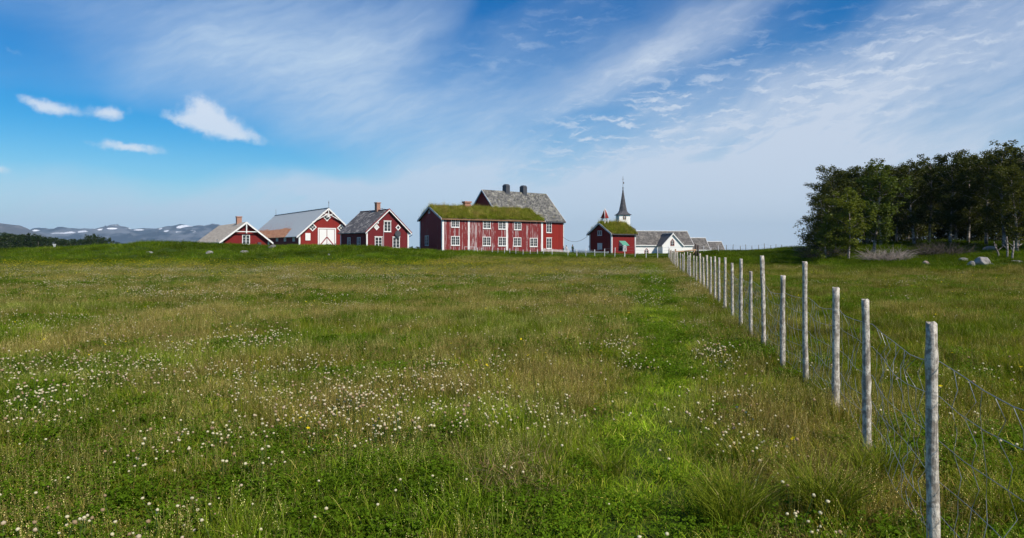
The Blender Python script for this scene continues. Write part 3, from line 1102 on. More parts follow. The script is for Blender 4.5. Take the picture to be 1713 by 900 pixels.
def scatter(name, label, cat, coll, pts, rot, scl, idx, tint, parent=None):
    n = len(pts)
    me = bpy.data.meshes.new(name)
    me.vertices.add(n)
    me.vertices.foreach_set('co', np.asarray(pts, np.float32).ravel())
    for nm, typ, dat in (('rot', 'FLOAT_VECTOR', np.asarray(rot, np.float32)), ('scl', 'FLOAT_VECTOR', np.asarray(scl, np.float32)), ('idx', 'INT', np.asarray(idx, np.int32))):
        a = me.attributes.new(nm, typ, 'POINT')
        a.data.foreach_set('vector' if typ == 'FLOAT_VECTOR' else 'value', dat.ravel())
    a = me.attributes.new('tint', 'FLOAT_COLOR', 'POINT')
    c4 = np.ones((n, 4), np.float32)
    c4[:, :3] = tint
    a.data.foreach_set('color', c4.ravel())
    o = bpy.data.objects.new(name, me)
    COL.objects.link(o)
    if parent is not None:
        o.parent = parent
    ng = bpy.data.node_groups.new(name, 'GeometryNodeTree')
    ng.interface.new_socket('Geometry', in_out='INPUT', socket_type='NodeSocketGeometry')
    ng.interface.new_socket('Geometry', in_out='OUTPUT', socket_type='NodeSocketGeometry')
    N, L = ng.nodes, ng.links
    gi, go = N.new('NodeGroupInput'), N.new('NodeGroupOutput')
    ip = N.new('GeometryNodeInstanceOnPoints')
    ci = N.new('GeometryNodeCollectionInfo')
    ci.inputs['Collection'].default_value = coll
    ci.inputs['Separate Children'].default_value = True
    ci.inputs['Reset Children'].default_value = True
    L.new(gi.outputs[0], ip.inputs['Points'])
    L.new(ci.outputs[0], ip.inputs['Instance'])
    ip.inputs['Pick Instance'].default_value = True
    for nm, typ, sock in (('rot', 'FLOAT_VECTOR', 'Rotation'), ('scl', 'FLOAT_VECTOR', 'Scale'), ('idx', 'INT', 'Instance Index')):
        na = N.new('GeometryNodeInputNamedAttribute')
        na.data_type = typ
        na.inputs['Name'].default_value = nm
        if sock == 'Rotation':
            er = N.new('FunctionNodeEulerToRotation')
            L.new(na.outputs[0], er.inputs[0])
            L.new(er.outputs[0], ip.inputs[sock])
        else:
            L.new(na.outputs[0], ip.inputs[sock])
    L.new(ip.outputs[0], go.inputs[0])
    md = o.modifiers.new('scatter', 'NODES')
    md.node_group = ng
    props(o, label, cat if parent is None else None, None, 'stuff')
    return o


G1, G2, G3 = (0.088, 0.124, 0.012), (0.118, 0.146, 0.020), (0.068, 0.102, 0.010)
ST, OL = (0.30, 0.25, 0.11), (0.150, 0.140, 0.036)
grass_c, grass_n = variants('grass_tuft', [blades(64, 0.17, 0.03, 0.13, 0.0040, 0.6, [G1, G2, G3, ST, OL], [5, 3, 3, 0.7, 1.5], 100 + i) for i in range(5)], M['grass'])
tall_c, tall_n = variants('tall_grass_tuft', [blades(80, 0.16, 0.06, 0.22, 0.0042, 0.6, [G1, G2, G3, ST], [4, 4, 3, 0.6], 200 + i) for i in range(4)], M['grass'])
BR, TN, PU, YG = (0.24, 0.20, 0.08), (0.66, 0.60, 0.33), (0.19, 0.13, 0.075), (0.38, 0.38, 0.13)
seed_c, seed_n = variants('seed_grass_tuft', [merge([seedstems(26, 0.17, 0.07, 0.21, hc, 300 + i), blades(34, 0.17, 0.05, 0.16, 0.0032, 0.55, [OL, ST, G3, G1], [4, 1.3, 3, 3], 320 + i)])
                          for i, hc in enumerate(([BR, TN, TN], [BR, PU, TN], [PU, BR, PU], [TN, YG, TN], [TN, YG, BR]))], M['grass'])
clov_c, clov_n = variants('clover_leaf_patch', [clover_leaves(80, 0.16, 400 + i) for i in range(3)], M['grass'])
flw_c, flw_n = variants('clover_blossom', [clover_flowers(1, 0, 500 + i) for i in range(14)], M['petal'])
flc_c, flc_n = variants('clover_blossom_group', [clover_flowers(9, 0.28, 520 + i) for i in range(4)], M['petal'])
but_c, but_n = variants('buttercup', [buttercups(1, 0, 540 + i) for i in range(4)], M['petal'])
btc_c, btc_n = variants('buttercup_group', [buttercups(8, 0.4, 560 + i) for i in range(3)], M['petal'])


def sample(Y0, Y1, dens, lat=0.80, extra=1.5):
    A = lat * (Y1 ** 2 - Y0 ** 2) + 2 * extra * (Y1 - Y0)
    n = int(A * dens)
    y = np.sqrt(rng.uniform(Y0 ** 2, Y1 ** 2, n))
    x = rng.uniform(-1, 1, n) * (lat * y + extra)
    return x, y


def tint_of(x, y, f):
    path, mound, brown, lush, clover, Y, px = f
    n = len(x)
    v1 = fbm(x, y, 1.3, 91, 3)[:, None]
    base = np.array([1.35, 1.22, 1.05])
    olive = np.array([1.72, 1.42, 1.25])
    vivid = np.array([1.62, 1.80, 1.05])
    mnd = np.array([0.96, 1.16, 0.58])
    t_ = base + (olive - base) * brown[:, None]
    l = np.clip(lush * 0.7 * (1 - path), 0, 1)[:, None]
    t_ = t_ * (1 - l) + np.array([1.10, 1.28, 0.85]) * l
    p = np.clip(path, 0, 1)[:, None]
    t_ = t_ * (1 - p) + vivid * p
    m_ = mound[:, None]
    v2 = (0.35 + 1.1 * fbm(x, y, 5.0, 97, 4))[:, None]
    t_ = t_ * (1 - m_) + mnd * v2 * m_
    t_ = t_ * (0.66 + 0.68 * v1) * rng.uniform(0.8, 1.2, (n, 1)) * (0.42 + 1.16 * fbm(x, y, 0.5, 131, 3))[:, None] * np.interp(Y, [0, 10, 25], [1.62, 1.40, 1.10])[:, None] * np.where(x > fence_x(Y), 0.86, 1.0)[:, None] * np.array([1.0, 1.0, 0.82])  # nearer tufts lightened in colour to offset their deeper shadows
    return t_


def place(name, label, cat, coll, nv, x, y, scale, tint, tilt=0.12, dz=0.0, hscale=None):
    n = len(x)
    z = ground_z(x, y) + dz
    rot = np.stack([rng.normal(0, tilt, n), rng.normal(0, tilt, n), rng.uniform(0, 6.283, n)], 1)
    s_ = scale * rng.uniform(0.75, 1.3, n)
    hs_ = s_ if hscale is None else s_ * hscale
    return scatter(name, label, cat, coll, np.stack([x, y, z], 1), rot, np.stack([s_, s_, hs_], 1), rng.integers(0, nv, n), tint)


BANDS = [(1.8, 9, 78, 0.95), (9, 20, 42, 1.1), (20, 40, 17, 1.5), (40, 66, 7, 2.1), (66, 125, 2.8, 2.9)]
acc = {k: [] for k in ('grass', 'tall', 'seed', 'clov')}
for (Y0, Y1, dens, sc) in BANDS:
    x, y = sample(Y0, Y1, dens)
    f = fields(x, y)
    path, mound, brown, lush, clover, Y, px = f
    tn = tint_of(x, y, f)
    u = rng.uniform(0, 1, len(x))
    tall_p = np.clip(0.07 + 0.30 * lush + 0.15 * sst(0.0, 1.5, x - fence_x(Y)) + 0.55 * mound * (1 - 0.3 * sst(1300, 1500, px)), 0, 0.9) * (1 - path * 0.8)
    rightf = sst(0.0, 1.5, x - fence_x(Y))
    seed_p = np.clip(0.22 + 0.55 * brown, 0, 0.8) * (1 - 0.45 * rightf) * (1 - mound * 0.93) * (1 - path * 0.75) * (1 - lush * 0.3)
    kind = np.where(u < tall_p, 1, np.where(u < tall_p + seed_p, 2, 0))
    hs_ = (0.62 + 0.8 * fbm(x, y, 0.55, 133, 2)) * np.where(Y > 66, 0.6, np.where(Y > 40, 0.62, np.where(Y > 20, 0.75, 1.0))) * (1 - 0.5 * path)
    ss = np.full(len(x), sc)
    for k, nm in ((0, 'grass'), (1, 'tall'), (2, 'seed')):
        m_ = kind == k
        acc[nm].append((x[m_], y[m_], ss[m_], tn[m_], hs_[m_]))
    if Y1 <= 40:
        x, y = sample(Y0, Y1, dens * 0.8)
        f = fields(x, y)
        keep = rng.uniform(0, 1, len(x)) < np.clip(f[4] * 1.0 + 0.06, 0, 1) * (1 - f[1]) * (1 - 0.6 * f[0])
        x, y = x[keep], y[keep]
        tn = np.array([1.55, 1.5, 1.0]) * (0.75 + 0.5 * fbm(x, y, 1.1, 95, 3))[:, None]
        acc['clov'].append((x, y, np.full(len(x), sc), tn, np.ones(len(x))))


def cat_(k):
    return [np.concatenate([a[i] for a in acc[k]]) for i in range(5)]


x, y, s_, tn, hh = cat_('grass')
place('meadow_grass', 'short mixed green and olive grass covering the meadow', 'grass', grass_c, grass_n, x, y, s_, tn, hscale=hh)
x, y, s_, tn, hh = cat_('tall')
place('tall_grass', 'taller lush green grass in patches and on the mound', 'grass', tall_c, tall_n, x, y, s_, tn, hscale=hh)
x, y, s_, tn, hh = cat_('seed')
tn2 = 0.35 + 0.65 * tn / np.mean(tn, 1, keepdims=True) * np.clip(np.mean(tn, 1, keepdims=True), 0.6, 1.5)
place('seeding_grass', 'fine brown and tan seed heads rising over the meadow', 'seed grass', seed_c, seed_n, x, y, s_, tn2, hscale=hh)
x, y, s_, tn, hh = cat_('clov')
place('clover_leaves', 'low bright green clover leaves between the grass', 'clover', clov_c, clov_n, x, y, s_, tn, hscale=hh)

# clover blossoms
X_, Y_ = [], []
for (Y0, Y1, dens) in ((1.8, 10, 120), (10, 26, 50)):
    x, y = sample(Y0, Y1, dens)
    f = fields(x, y)
    cl = sst(0.50, 0.68, fbm(x, y, 0.9, 171, 3) * 0.5 + fbm(x, y, 3.0, 61, 3) * 0.5 + 0.03 * sst(2, -3, x))
    right = 1 - 0.85 * sst(-0.6, 0.6, x - fence_x(Y_ if False else y))
    keep = rng.uniform(0, 1, len(x)) < (0.035 + 0.80 * cl ** 1.6) * right * (1 - f[0] * 0.4) * (1 - f[1])
    X_.append(x[keep])
    Y_.append(y[keep])
x, y = np.concatenate(X_), np.concatenate(Y_)
place('clover_blossoms', 'small white and pinkish clover blossoms dotted over the near meadow', 'clover flowers', flw_c, flw_n, x, y, np.full(len(x), 1.1), np.ones((len(x), 3)), 0.2)
x, y = sample(20, 58, 4.2)
f = fields(x, y)
cl = sst(0.52, 0.66, fbm(x, y, 2.2, 181, 3) * 0.6 + fbm(x, y, 6.0, 61, 3) * 0.4)
keep = rng.uniform(0, 1, len(x)) < (0.05 + 0.85 * cl ** 1.4) * (1 - f[1]) * (1 - 0.85 * sst(-0.6, 0.6, x - fence_x(y)))
x, y = x[keep], y[keep]
place('distant_clover_blossoms', 'pale clover blossoms speckling the far half of the meadow', 'clover flowers', flc_c, flc_n, x, y, np.full(len(x), 1.45), np.ones((len(x), 3)), 0.1)
# the tight clumps of blossom that stand out
X_, Y_ = [], []
for (px, py, rx, ry, n) in ((432, 570, 52, 14, 150), (300, 582, 40, 8, 60), (1192, 588, 34, 8, 90), (590, 668, 60, 14, 110), (1030, 576, 40, 6, 60), (1075, 505, 35, 7, 60), (60, 660, 60, 18, 60), (640, 725, 50, 16, 40), (1090, 488, 40, 4, 40), (1150, 470, 30, 3, 30)):
    for _ in range(n):
        qx, qy = px + random.gauss(0, rx * 0.6), py + random.gauss(0, ry * 0.6)
        Yw = F * (EYE - 0.15) / (qy - HOR)
        X_.append((qx - CX) / F * Yw)
        Y_.append(Yw)
x, y = np.array(X_), np.array(Y_)
place('clover_blossom_clumps', 'dense clumps of white clover blossom standing out in the meadow', 'clover flowers', flw_c, flw_n, x, y, np.full(len(x), 1.3), np.ones((len(x), 3)), 0.2)
# buttercups: a few near, a yellow line at the far edge of the meadow
x, y = sample(4, 34, 1.6)
keep = rng.uniform(0, 1, len(x)) < 0.16 + 0.6 * sst(0.58, 0.7, fbm(x, y, 2.5, 201, 3))
x, y = x[keep], y[keep]
place('buttercups', 'scattered yellow buttercups in the near meadow', 'buttercups', but_c, but_n, x, y, np.full(len(x), 1.35), np.ones((len(x), 3)), 0.15)
x, y = sample(30, 65, 8.0)
f = fields(x, y)
keep = rng.uniform(0, 1, len(x)) < (0.05 + 0.42 * sst(47, 58, y) * sst(0.22, 0.46, fbm(x, y, 4, 211, 3)) * (1 - 0.7 * sst(720, 900, f[6]))) * (1 - f[1]) * (1 - sst(1000, 1100, f[6]))
x, y = x[keep], y[keep]
place('distant_buttercups', 'line of yellow buttercups along the far edge of the meadow', 'buttercups', btc_c, btc_n, x, y, np.full(len(x), 1.6), np.ones((len(x), 3)) * np.array([0.95, 1.0, 1.0]), 0.1)

# a dry, trampled patch at the foot of the picture
n_ = 62
a_, r_ = rng.uniform(0, 6.28, n_), np.sqrt(rng.uniform(0, 1, n_))
x, y = -0.06 + 0.30 * r_ * np.cos(a_) + rng.normal(0, 0.10, n_), 4.75 + 0.35 * r_ * np.sin(a_) + rng.normal(0, 0.12, n_)
dry_c, dry_n = variants('dry_tuft', [blades(30, 0.14, 0.04, 0.11, 0.0036, 1.3, [(0.46, 0.35, 0.18), (0.38, 0.24, 0.13), (0.16, 0.18, 0.03)], [4, 2, 4], 700 + i, 0.5) for i in range(3)], M['grass'])
place('dry_grass', 'small flattened patch of dry straw coloured grass at the bottom centre', 'dry grass', dry_c, dry_n, x, y, np.full(n_, 0.9), np.ones((n_, 3)), 0.4, 0.05)
x, y = sample(2.5, 30, 1.1)
keep = fbm(x, y, 1.4, 301, 3) > 0.60
x, y = x[keep], y[keep]
place('straw_wisps', 'scattered wisps of dead straw lying in the meadow grass', 'dry grass', dry_c, dry_n, x, y, np.full(len(x), 1.1), np.ones((len(x), 3)), 0.4, 0.03)

# big tussocks that can be told apart
for (X, Yt, s_, lab, n_) in (
        (1.30, 4.05, 1.0, 'bright green arching grass tussock on the near meadow left of the nearest post', 560),
        (1.93, 4.20, 1.05, 'largest dark green grass tussock just left of the foot of the nearest post', 560),
        (2.62, 4.95, 0.95, 'green grass tussock between the two nearest fence posts', 460),
        (0.72, 4.95, 0.7, 'low wide grass tussock beside the mown strip', 300),
        (1.72, 5.25, 0.8, 'small grass tussock behind the largest dark green one', 300),
        (2.95, 4.10, 0.9, 'grass tussock under the wire right of the nearest post', 360)):
    g = [(0.16, 0.20, 0.016), (0.22, 0.26, 0.028), (0.10, 0.14, 0.012), (0.40, 0.34, 0.14)]
    v, q, t_, c = blades(n_, 0.17, 0.20, 0.44, 0.0042, 0.75, g, [4, 4, 3, 0.5], int(X * 1000), 0.2, 0.6)
    me = np_mesh('grass_tussock', v * s_, [q, t_], c)
    gm = M.get('tussock') or leaf_mat('tussock_blade', None, None, 0.35, False, True, 0.0)
    M['tussock'] = gm
    o = link_mesh('grass_tussock', me, gm)
    o.location = (X, Yt, float(ground_z(X, Yt)))
    props(o, lab, 'grass tussock')

# ------------------------------------------------------------------ houses
def wall_frames(Wd, Ld):
    """outward frames: (s, z, depth) -> local point"""
    return {
        'gable': lambda s, z, d: (s, -d, z),
        'gable_back': lambda s, z, d: (s, Ld + d, z),
        'right': lambda s, z, d: (Wd + d, s, z),
        'left': lambda s, z, d: (-d, s, z),
    }


class House:
    """local x runs across the gable (0..W), local y along the ridge (0..L); the front gable is at y=0"""
    def __init__(s, name, label, cat, ox, oy, deg_, W_, L_, ze, zr, group=None):
        s.W, s.L, s.ze, s.zr = W_, L_, ze, zr
        s.root = thing(name, label, cat, (ox, oy, 0), R(deg_), group)
        s.a = R(deg_)
        s.o = Vector((ox, oy))
        s.fr = wall_frames(W_, L_)
        s.m = (zr - ze) / (W_ / 2)

    def pix(s, face, px, py):
        """where a picture ray meets the plane of a wall -> (s, z)"""
        ux = Vector((math.cos(s.a), math.sin(s.a)))
        uy = Vector((-math.sin(s.a), math.cos(s.a)))
        p0, d = {'gable': (s.o, ux), 'right': (s.o + ux * s.W, uy), 'left': (s.o, uy)}[face]
        k = (px - CX) / F
        # p0 + d*t = (k*Y, Y)
        t_ = (k * p0.y - p0.x) / (d.x - k * d.y)
        Y = p0.y + d.y * t_
        return t_, EYE - (py - HOR) / F * Y

    def walls(s, mats, zb, th=0.15):
        W_, L_, ze, zr = s.W, s.L, s.ze, s.zr
        g = [(0, zb), (W_, zb), (W_, ze), (W_ / 2, zr), (0, ze)]
        MB().prism(g, -th, 0, s.fr['gable']).build('wall', mats[0], s.root)
        MB().prism(g, -th, 0, s.fr['gable_back']).build('wall', mats[-1], s.root)
        MB().box(W_ - th, W_, th, L_ - th, zb, ze).build('wall', mats[1 % len(mats)], s.root)
        MB().box(0, th, th, L_ - th, zb, ze).build('wall', mats[2 % len(mats)], s.root)

    def roof(s, mat, go=0.4, eo=0.35, th=0.12, gob=None, name='roof_slope', lift=0.02):
        gob = go if gob is None else gob
        m_, hw = s.m, s.W / 2
        out = []
        for sg in (-1, 1):
            xe = hw + sg * (hw + eo)
            zee = s.ze - eo * m_
            poly = [(hw, s.zr + lift), (xe, zee + lift), (xe, zee + lift + th), (hw, s.zr + lift + th)]
            fr = lambda a, z, d: (a, -d, z)
            out.append(MB().prism(poly, -(s.L + gob), go, fr).build(name, mat, s.root))
        s.go, s.eo, s.th, s.lift = go, eo, th, lift
        return out

    def barge(s, mat, h=0.24, t_=0.05, extra=0.03, faces=('gable',), trim=None):
        m_, hw = s.m, s.W / 2
        for face in faces:
            for sg in (-1, 1):
                xe = hw + sg * (hw + s.eo + extra)
                zee = s.ze - (s.eo + extra) * m_
                up = s.lift + s.th + 0.03
                poly = [(hw, s.zr + up - h), (xe, zee + up - h), (xe, zee + up), (hw, s.zr + up)]
                if face == 'gable':
                    fr = s.fr['gable']
                else:
                    fr = s.fr['gable_back']
                MB().prism(poly, s.go + 0.002, s.go + t_, fr).build('barge_board', mat, s.root)
                if trim is not None:
                    poly = [(hw, s.zr + up), (xe, zee + up), (xe, zee + up + 0.13), (hw, s.zr + up + 0.13)]
                    MB().prism(poly, s.go - 0.05, s.go + t_ + 0.03, fr).build('roof_edge_board', trim, s.root)

    def fascia(s, mat, side='right', h=0.2, drop=0.0):
        zt = s.ze - s.eo * s.m + s.lift + s.th * 0.6 - drop
        d = s.eo + 0.003
        MB().rect(-s.go, s.L + s.go, zt - h, zt, d, d + 0.04, s.fr[side]).build('eave_board', mat, s.root)

    def corners(s, mat, zb, which=('gl', 'gr', 'rr'), w=0.2):
        W_, L_, ze = s.W, s.L, s.ze
        e, p = 0.035, 0.002
        spots = {'gl': (-e, w, -e, -p), 'gr': (W_ - w, W_ + e, -e, -p), 'rg': (W_ + p, W_ + e, 0.0, w), 'rr': (W_ + p, W_ + e, L_ - w, L_ + e), 'lg': (-e, -p, 0.0, w), 'lr': (-e, -p, L_ - w, L_ + e)}
        for k in which:
            x0, x1, y0, y1 = spots[k]
            zt = ze - 0.02
            MB().box(x0, x1, y0, y1, zb, zt).build('corner_board', mat, s.root)

    def window(s, face, sc, z0, w, h, cols=2, rows=3, mat=None, cas=2, fw=0.10, arch=False, hood=False):
        """sc: centre along the wall, z0 sill height"""
        mat = mat or M['white']
        fr = s.fr[face]
        x0, x1, z1 = sc - w / 2, sc + w / 2, z0 + h
        f = MB()
        f.rect(x0, x0 + fw, z0, z1, 0.003, 0.06, fr)
        f.rect(x1 - fw, x1, z0, z1, 0.003, 0.06, fr)
        f.rect(x0 + fw, x1 - fw, z1 - fw, z1, 0.003, 0.055, fr)
        f.rect(x0 + fw, x1 - fw, z0, z0 + fw, 0.003, 0.055, fr)
        win = f.build('window', mat, s.root)
        iw = (w - 2 * fw) / cas
        b = MB()
        for c in range(1, cas):
            xc = x0 + fw + iw * c
            b.rect(xc - 0.05, xc + 0.05, z0 + fw, z1 - fw, 0.003, 0.05, fr)
        for c in range(cas):
            xa = x0 + fw + iw * c + (0.05 if c > 0 else 0.0)
            xb = x0 + fw + iw * (c + 1) - (0.05 if c < cas - 1 else 0.0)
            for k in range(1, cols):
                xm = xa + (xb - xa) * k / cols
                b.rect(xm - 0.016, xm + 0.016, z0 + fw, z1 - fw, 0.004, 0.036, fr)
            for k in range(1, rows):
                zm = z0 + fw + (h - 2 * fw) * k / rows
                b.rect(xa, xb, zm - 0.016, zm + 0.016, 0.004, 0.034, fr)
        b.build('glazing_bar', mat, win)
        for c in range(cas):
            MB().rect(x0 + fw + iw * c, x0 + fw + iw * (c + 1), z0 + fw, z1 - fw, 0.002, 0.014, fr).build('pane', M['glass'], win)
        MB().rect(x0 - 0.05, x1 + 0.05, z0 - 0.06, z0 - 0.002, 0.003, 0.10, fr).build('sill', mat, win)
        if hood:
            MB().rect(x0 - 0.06, x1 + 0.06, z1 + 0.002, z1 + 0.09, 0.003, 0.11, fr).build('window_head', mat, win)
        return win

    def diamond(s, face, sc, zc, r, panes=True, mat=None, dark=True, t_=0.13):
        mat = mat or M['white']
        fr = s.fr[face]
        f = MB()
        pts = [(sc, zc + r), (sc + r, zc), (sc, zc - r), (sc - r, zc)]
        q = [(sc, zc + r - t_ * 1.4), (sc + r - t_ * 1.4, zc), (sc, zc - r + t_ * 1.4), (sc - r + t_ * 1.4, zc)]
        for i in range(4):
            j = (i + 1) % 4
            f.prism([pts[i], pts[j], q[j], q[i]], 0.003, 0.06, fr)
        w = f.build('diamond_window', mat, s.root)
        MB().prism(q, 0.002, 0.012, fr).build('pane', M['glass'] if dark else M['greywhite'], w)
        b = MB()
        if panes:
            k = r - t_ * 1.4
            b.bar2((sc - k / 2, zc + k / 2), (sc + k / 2, zc - k / 2), 0.06, 0.014, 0.045, fr)
            b.bar2((sc - k / 2, zc - k / 2), (sc + k / 2, zc + k / 2), 0.06, 0.014, 0.048, fr)
            b.build('glazing_bar', mat, w)
        return w

    def chimney(s, x, y, w, d, z0, z1, mat, cap=True, capmat=None):
        c = MB().box(x - w / 2, x + w / 2, y - d / 2, y + d / 2, z0, z1)
        o = c.build('chimney', mat, s.root)
        if cap:
            MB().box(x - w / 2 - 0.07, x + w / 2 + 0.07, y - d / 2 - 0.07, y + d / 2 + 0.07, z1 + 0.002, z1 + 0.14).build('chimney_cap', capmat or mat, o)
        return o

    def ridge_cap(s, mat, w=0.16):
        z = s.zr + s.lift + s.th
        MB().box(s.W / 2 - w, s.W / 2 + w, -s.go, s.L + s.go, z - 0.03, z + 0.07).build('ridge_cap', mat, s.root)

    def sod(s, seed, dens=26):
        """grass rooted on the roof slopes"""
        g = np.random.default_rng(seed)
        hw, m_ = s.W / 2, s.m
        n = int(dens * (s.L + 2 * s.go) * (s.W + 2 * s.eo) / math.cos(math.atan(m_)))
        x_ = g.uniform(-s.eo + 0.05, s.W + s.eo - 0.05, n)
        y_ = g.uniform(-s.go + 0.12, s.L + s.go - 0.1, n)
        z_ = s.zr - np.abs(x_ - hw) * m_ + s.lift + s.th - 0.02
        f1 = fbm(x_ + 50, y_ + 50, 1.6, seed, 3)[:, None]
        edge = np.clip(1 - (s.W + s.eo - np.abs(x_ - hw) - hw) / 1.0, 0, 1)
        dry = sst(0.48, 0.66, f1) * 0.6
        tn = np.array([1.95, 1.85, 0.95]) * (1 - dry) + np.array([2.8, 2.1, 2.0]) * dry
        tn = tn * g.uniform(0.45, 1.6, (n, 1))
        rot = np.stack([g.normal(0, 0.2, n), g.normal(0, 0.2, n), g.uniform(0, 6.28, n)], 1)
        sc_ = g.uniform(1.0, 2.0, n)
        tall = (0.62 + 0.8 * f1[:, 0]) * g.choice([0.8, 1.0, 1.8], n)
        sub_ = g.uniform(0, 1, n) < 0.3
        scatter('roof_seed_heads', None, None, seed_c, np.stack([x_, y_, z_], 1)[sub_], rot[sub_], np.stack([sc_, sc_, sc_ * tall * 1.5], 1)[sub_] * 1.1, g.integers(0, seed_n, sub_.sum()), tn[sub_] * 0.7, s.root)
        return scatter('roof_grass', None, None, tall_c, np.stack([x_, y_, z_], 1), rot, np.stack([sc_, sc_, sc_ * tall], 1), g.integers(0, tall_n, n), tn, s.root)


# ---- A: little red house with the grey board roof, leftmost
A = House('red_house', 'small red house with tan board roof, leftmost of the red buildings', 'house', -43.91, 103.2, 34.2, 7.0, 19.4, 2.95, 5.75)
A.walls([M['red_a'], M['red_a'], M['red_a']], 0.8)
A.roof(M['board_roof'], 0.6, 0.45, 0.10)
A.barge(M['white'], 0.30)
A.fascia(M['white'], 'left', 0.14)
A.corners(M['white'], 0.8, ('gl', 'gr', 'lg'), 0.2)
fr = A.fr['gable']
gd = 0.45
MB().bar2((1.95, 4.35), (5.05, 4.35), 0.13, gd, gd + 0.10, fr).build('tie_beam', M['white'], A.root)
MB().bar2((3.5, 4.1), (3.5, 5.65), 0.16, gd + 0.01, gd + 0.13, fr).build('king_post', M['white'], A.root)
s0, z0 = A.pix('gable', 411.5, 409)
A.window('gable', s0, z0, 1.15, 1.5, 1, 3)
s0, z0 = A.pix('gable', 433.5, 408)
MB().rect(s0 - 0.25, s0 + 0.25, z0 - 0.3, z0 + 0.25, 0.003, 0.3, fr).build('meter_box', M['metal_dark'], A.root)
A.chimney(3.5, 4.6, 0.75, 0.75, 5.2, 6.75, M['brick'])
s0, z0 = A.pix('left', 364, 408)
A.window('left', s0, z0 - 0.3, 0.9, 1.0, 1, 2, M['greywhite'])

# ---- B: big barn with the rusted sheet roof
B = House('red_barn', 'large red barn with white double doors, diamond windows and rust-patched metal roof', 'barn', -41.51, 133.0, 34.9, 11.5, 36.0, 4.55, 9.75)
B.walls([M['red_barn'], M['red_barn'], M['red_a']], 0.3)
B.roof(M['metal_roof'], 0.55, 0.6, 0.10)
B.barge(M['white'], 0.34)
B.corners(M['white'], 0.3, ('gl', 'gr', 'lg'), 0.28)
B.ridge_cap(M['metal_dark'], 0.14)
fr = B.fr['gable']
gd = 0.42
cx_ = 5.75
MB().bar2((cx_, 8.05), (cx_, 9.75), 0.16, gd, gd + 0.14, fr).build('king_post', M['white'], B.root)
for sg in (-1, 1):
    MB().bar2((cx_ + sg * 1.2, 8.95), (cx_ - sg * 0.4, 8.0), 0.13, gd + 0.01, gd + 0.10, fr).build('gable_strut', M['white'], B.root)
    MB().bar2((cx_, 8.75), (cx_ + sg * 3.3, 6.95), 0.15, gd - 0.02, gd + 0.07, fr).build('gable_brace', M['white'], B.root)
r_ = 0.84
for (px, py) in ((522.8, 380), (547, 363.3), (570.3, 381.5)):
    s0, z0 = B.pix('gable', px, py)
    B.diamond('gable', s0, z0, r_, True, None, True, 0.17)
s0, z0 = B.pix('gable', 515, 396)
MB().rect(s0 - 0.5, s0 + 0.5, z0 - 0.72, z0 + 0.72, 0.003, 0.06, fr).build('shutter', M['white'], B.root)
# double doors
sa, _ = B.pix('gable', 531.5, 400)
sb, _ = B.pix('gable', 561.8, 400)
_, zt = B.pix('gable', 546.7, 381.3)
zb = 1.2
f = MB()
f.rect(sa, sa + 0.24, zb, zt, 0.003, 0.10, fr).rect(sb - 0.24, sb, zb, zt, 0.003, 0.10, fr).rect(sa + 0.24, sb - 0.24, zt - 0.22, zt, 0.003, 0.11, fr)
df = f.build('door_frame', M['white'], B.root)
mid = (sa + sb) / 2
for sg, (a0, a1) in ((-1, (sa + 0.34, mid - 0.06)), (1, (mid + 0.06, sb - 0.34))):
    dl = MB().rect(a0, a1, zb, zt - 0.30, 0.003, 0.05, fr).build('barn_door', M['white'], B.root)
    outer = a0 if sg < 0 else a1
    inner = a1 if sg < 0 else a0
    MB().bar2((inner, 4.05), (outer, 2.3), 0.2, 0.052, 0.075, fr).build('door_brace', M['stain_red'], dl)
for px in (463.7, 477, 491.7):
    s0, z0 = B.pix('left', px, 401)
    MB().rect(s0 - 0.75, s0 + 0.75, z0 - 0.35, z0 + 0.75, 0.003, 0.06, B.fr['left']).build('shutter', M['greywhite'], B.root)
for y_ in (-0.6, 35.8):
    rod = MB().tube([(5.75, y_, 9.8), (5.75, y_, 11.3)], 0.035, 6)
    if y_ < 0:
        rod.ball((5.75, y_, 10.9), 0.12, 1)
    rod.build('lightning_rod', M['iron'], B.root)

# ---- C: red house with the mottled slate roof
C_ = House('red_house', 'red house with mottled slate roof and dark satellite dish on its gable', 'house', -20.9, 98.0, 42.4, 7.2, 7.6, 4.2, 7.35)
C_.walls([M['red_c'], M['red_c'], M['red_c']], 0.6)
C_.roof(M['slate_c'], 0.35, 0.32, 0.12)
C_.barge(M['white'], 0.22, trim=M['stain_red'])
C_.corners(M['white'], 0.6, ('gl', 'gr', 'lr'), 0.2)
C_.ridge_cap(M['stain_red'], 0.10)
for px, pyb, hh_ in ((633, 411.5, 1.36), (662.5, 412.5, 1.45)):
    s0, z0 = C_.pix('gable', px, pyb + 0.5)
    C_.window('gable', s0, z0 - 0.15, 1.24, hh_ + 0.15, 1, 3, hood=True)
s0, z0 = C_.pix('gable', 647.9, 387.6)
C_.window('gable', s0, z0, 1.22, 1.55, 1, 3, hood=True)
for px, py, dk in ((629.8, 380, False), (665.8, 380.7, True)):
    s0, z0 = C_.pix('gable', px, py)
    C_.diamond('gable', s0, z0, 0.46, False, None, dk)
s0, z0 = C_.pix('gable', 663.5, 391)
fr = C_.fr['gable']
disc = MB()
n = 20
disc.prism([(s0 + 0.48 * math.cos(2 * math.pi * k / n), z0 + 0.48 * math.sin(2 * math.pi * k / n)) for k in range(n)], 0.30, 0.36, fr)
disc.prism([(s0 + 0.07 * math.cos(2 * math.pi * k / 8), z0 + 0.07 * math.sin(2 * math.pi * k / 8)) for k in range(8)], 0.003, 0.30, fr)
disc.bar2((s0 - 0.1, z0 - 0.4), (s0 + 0.05, z0 - 0.75), 0.06, 0.05, 0.3, fr)
dd = disc.build('satellite_dish', M['metal_dark'], C_.root)
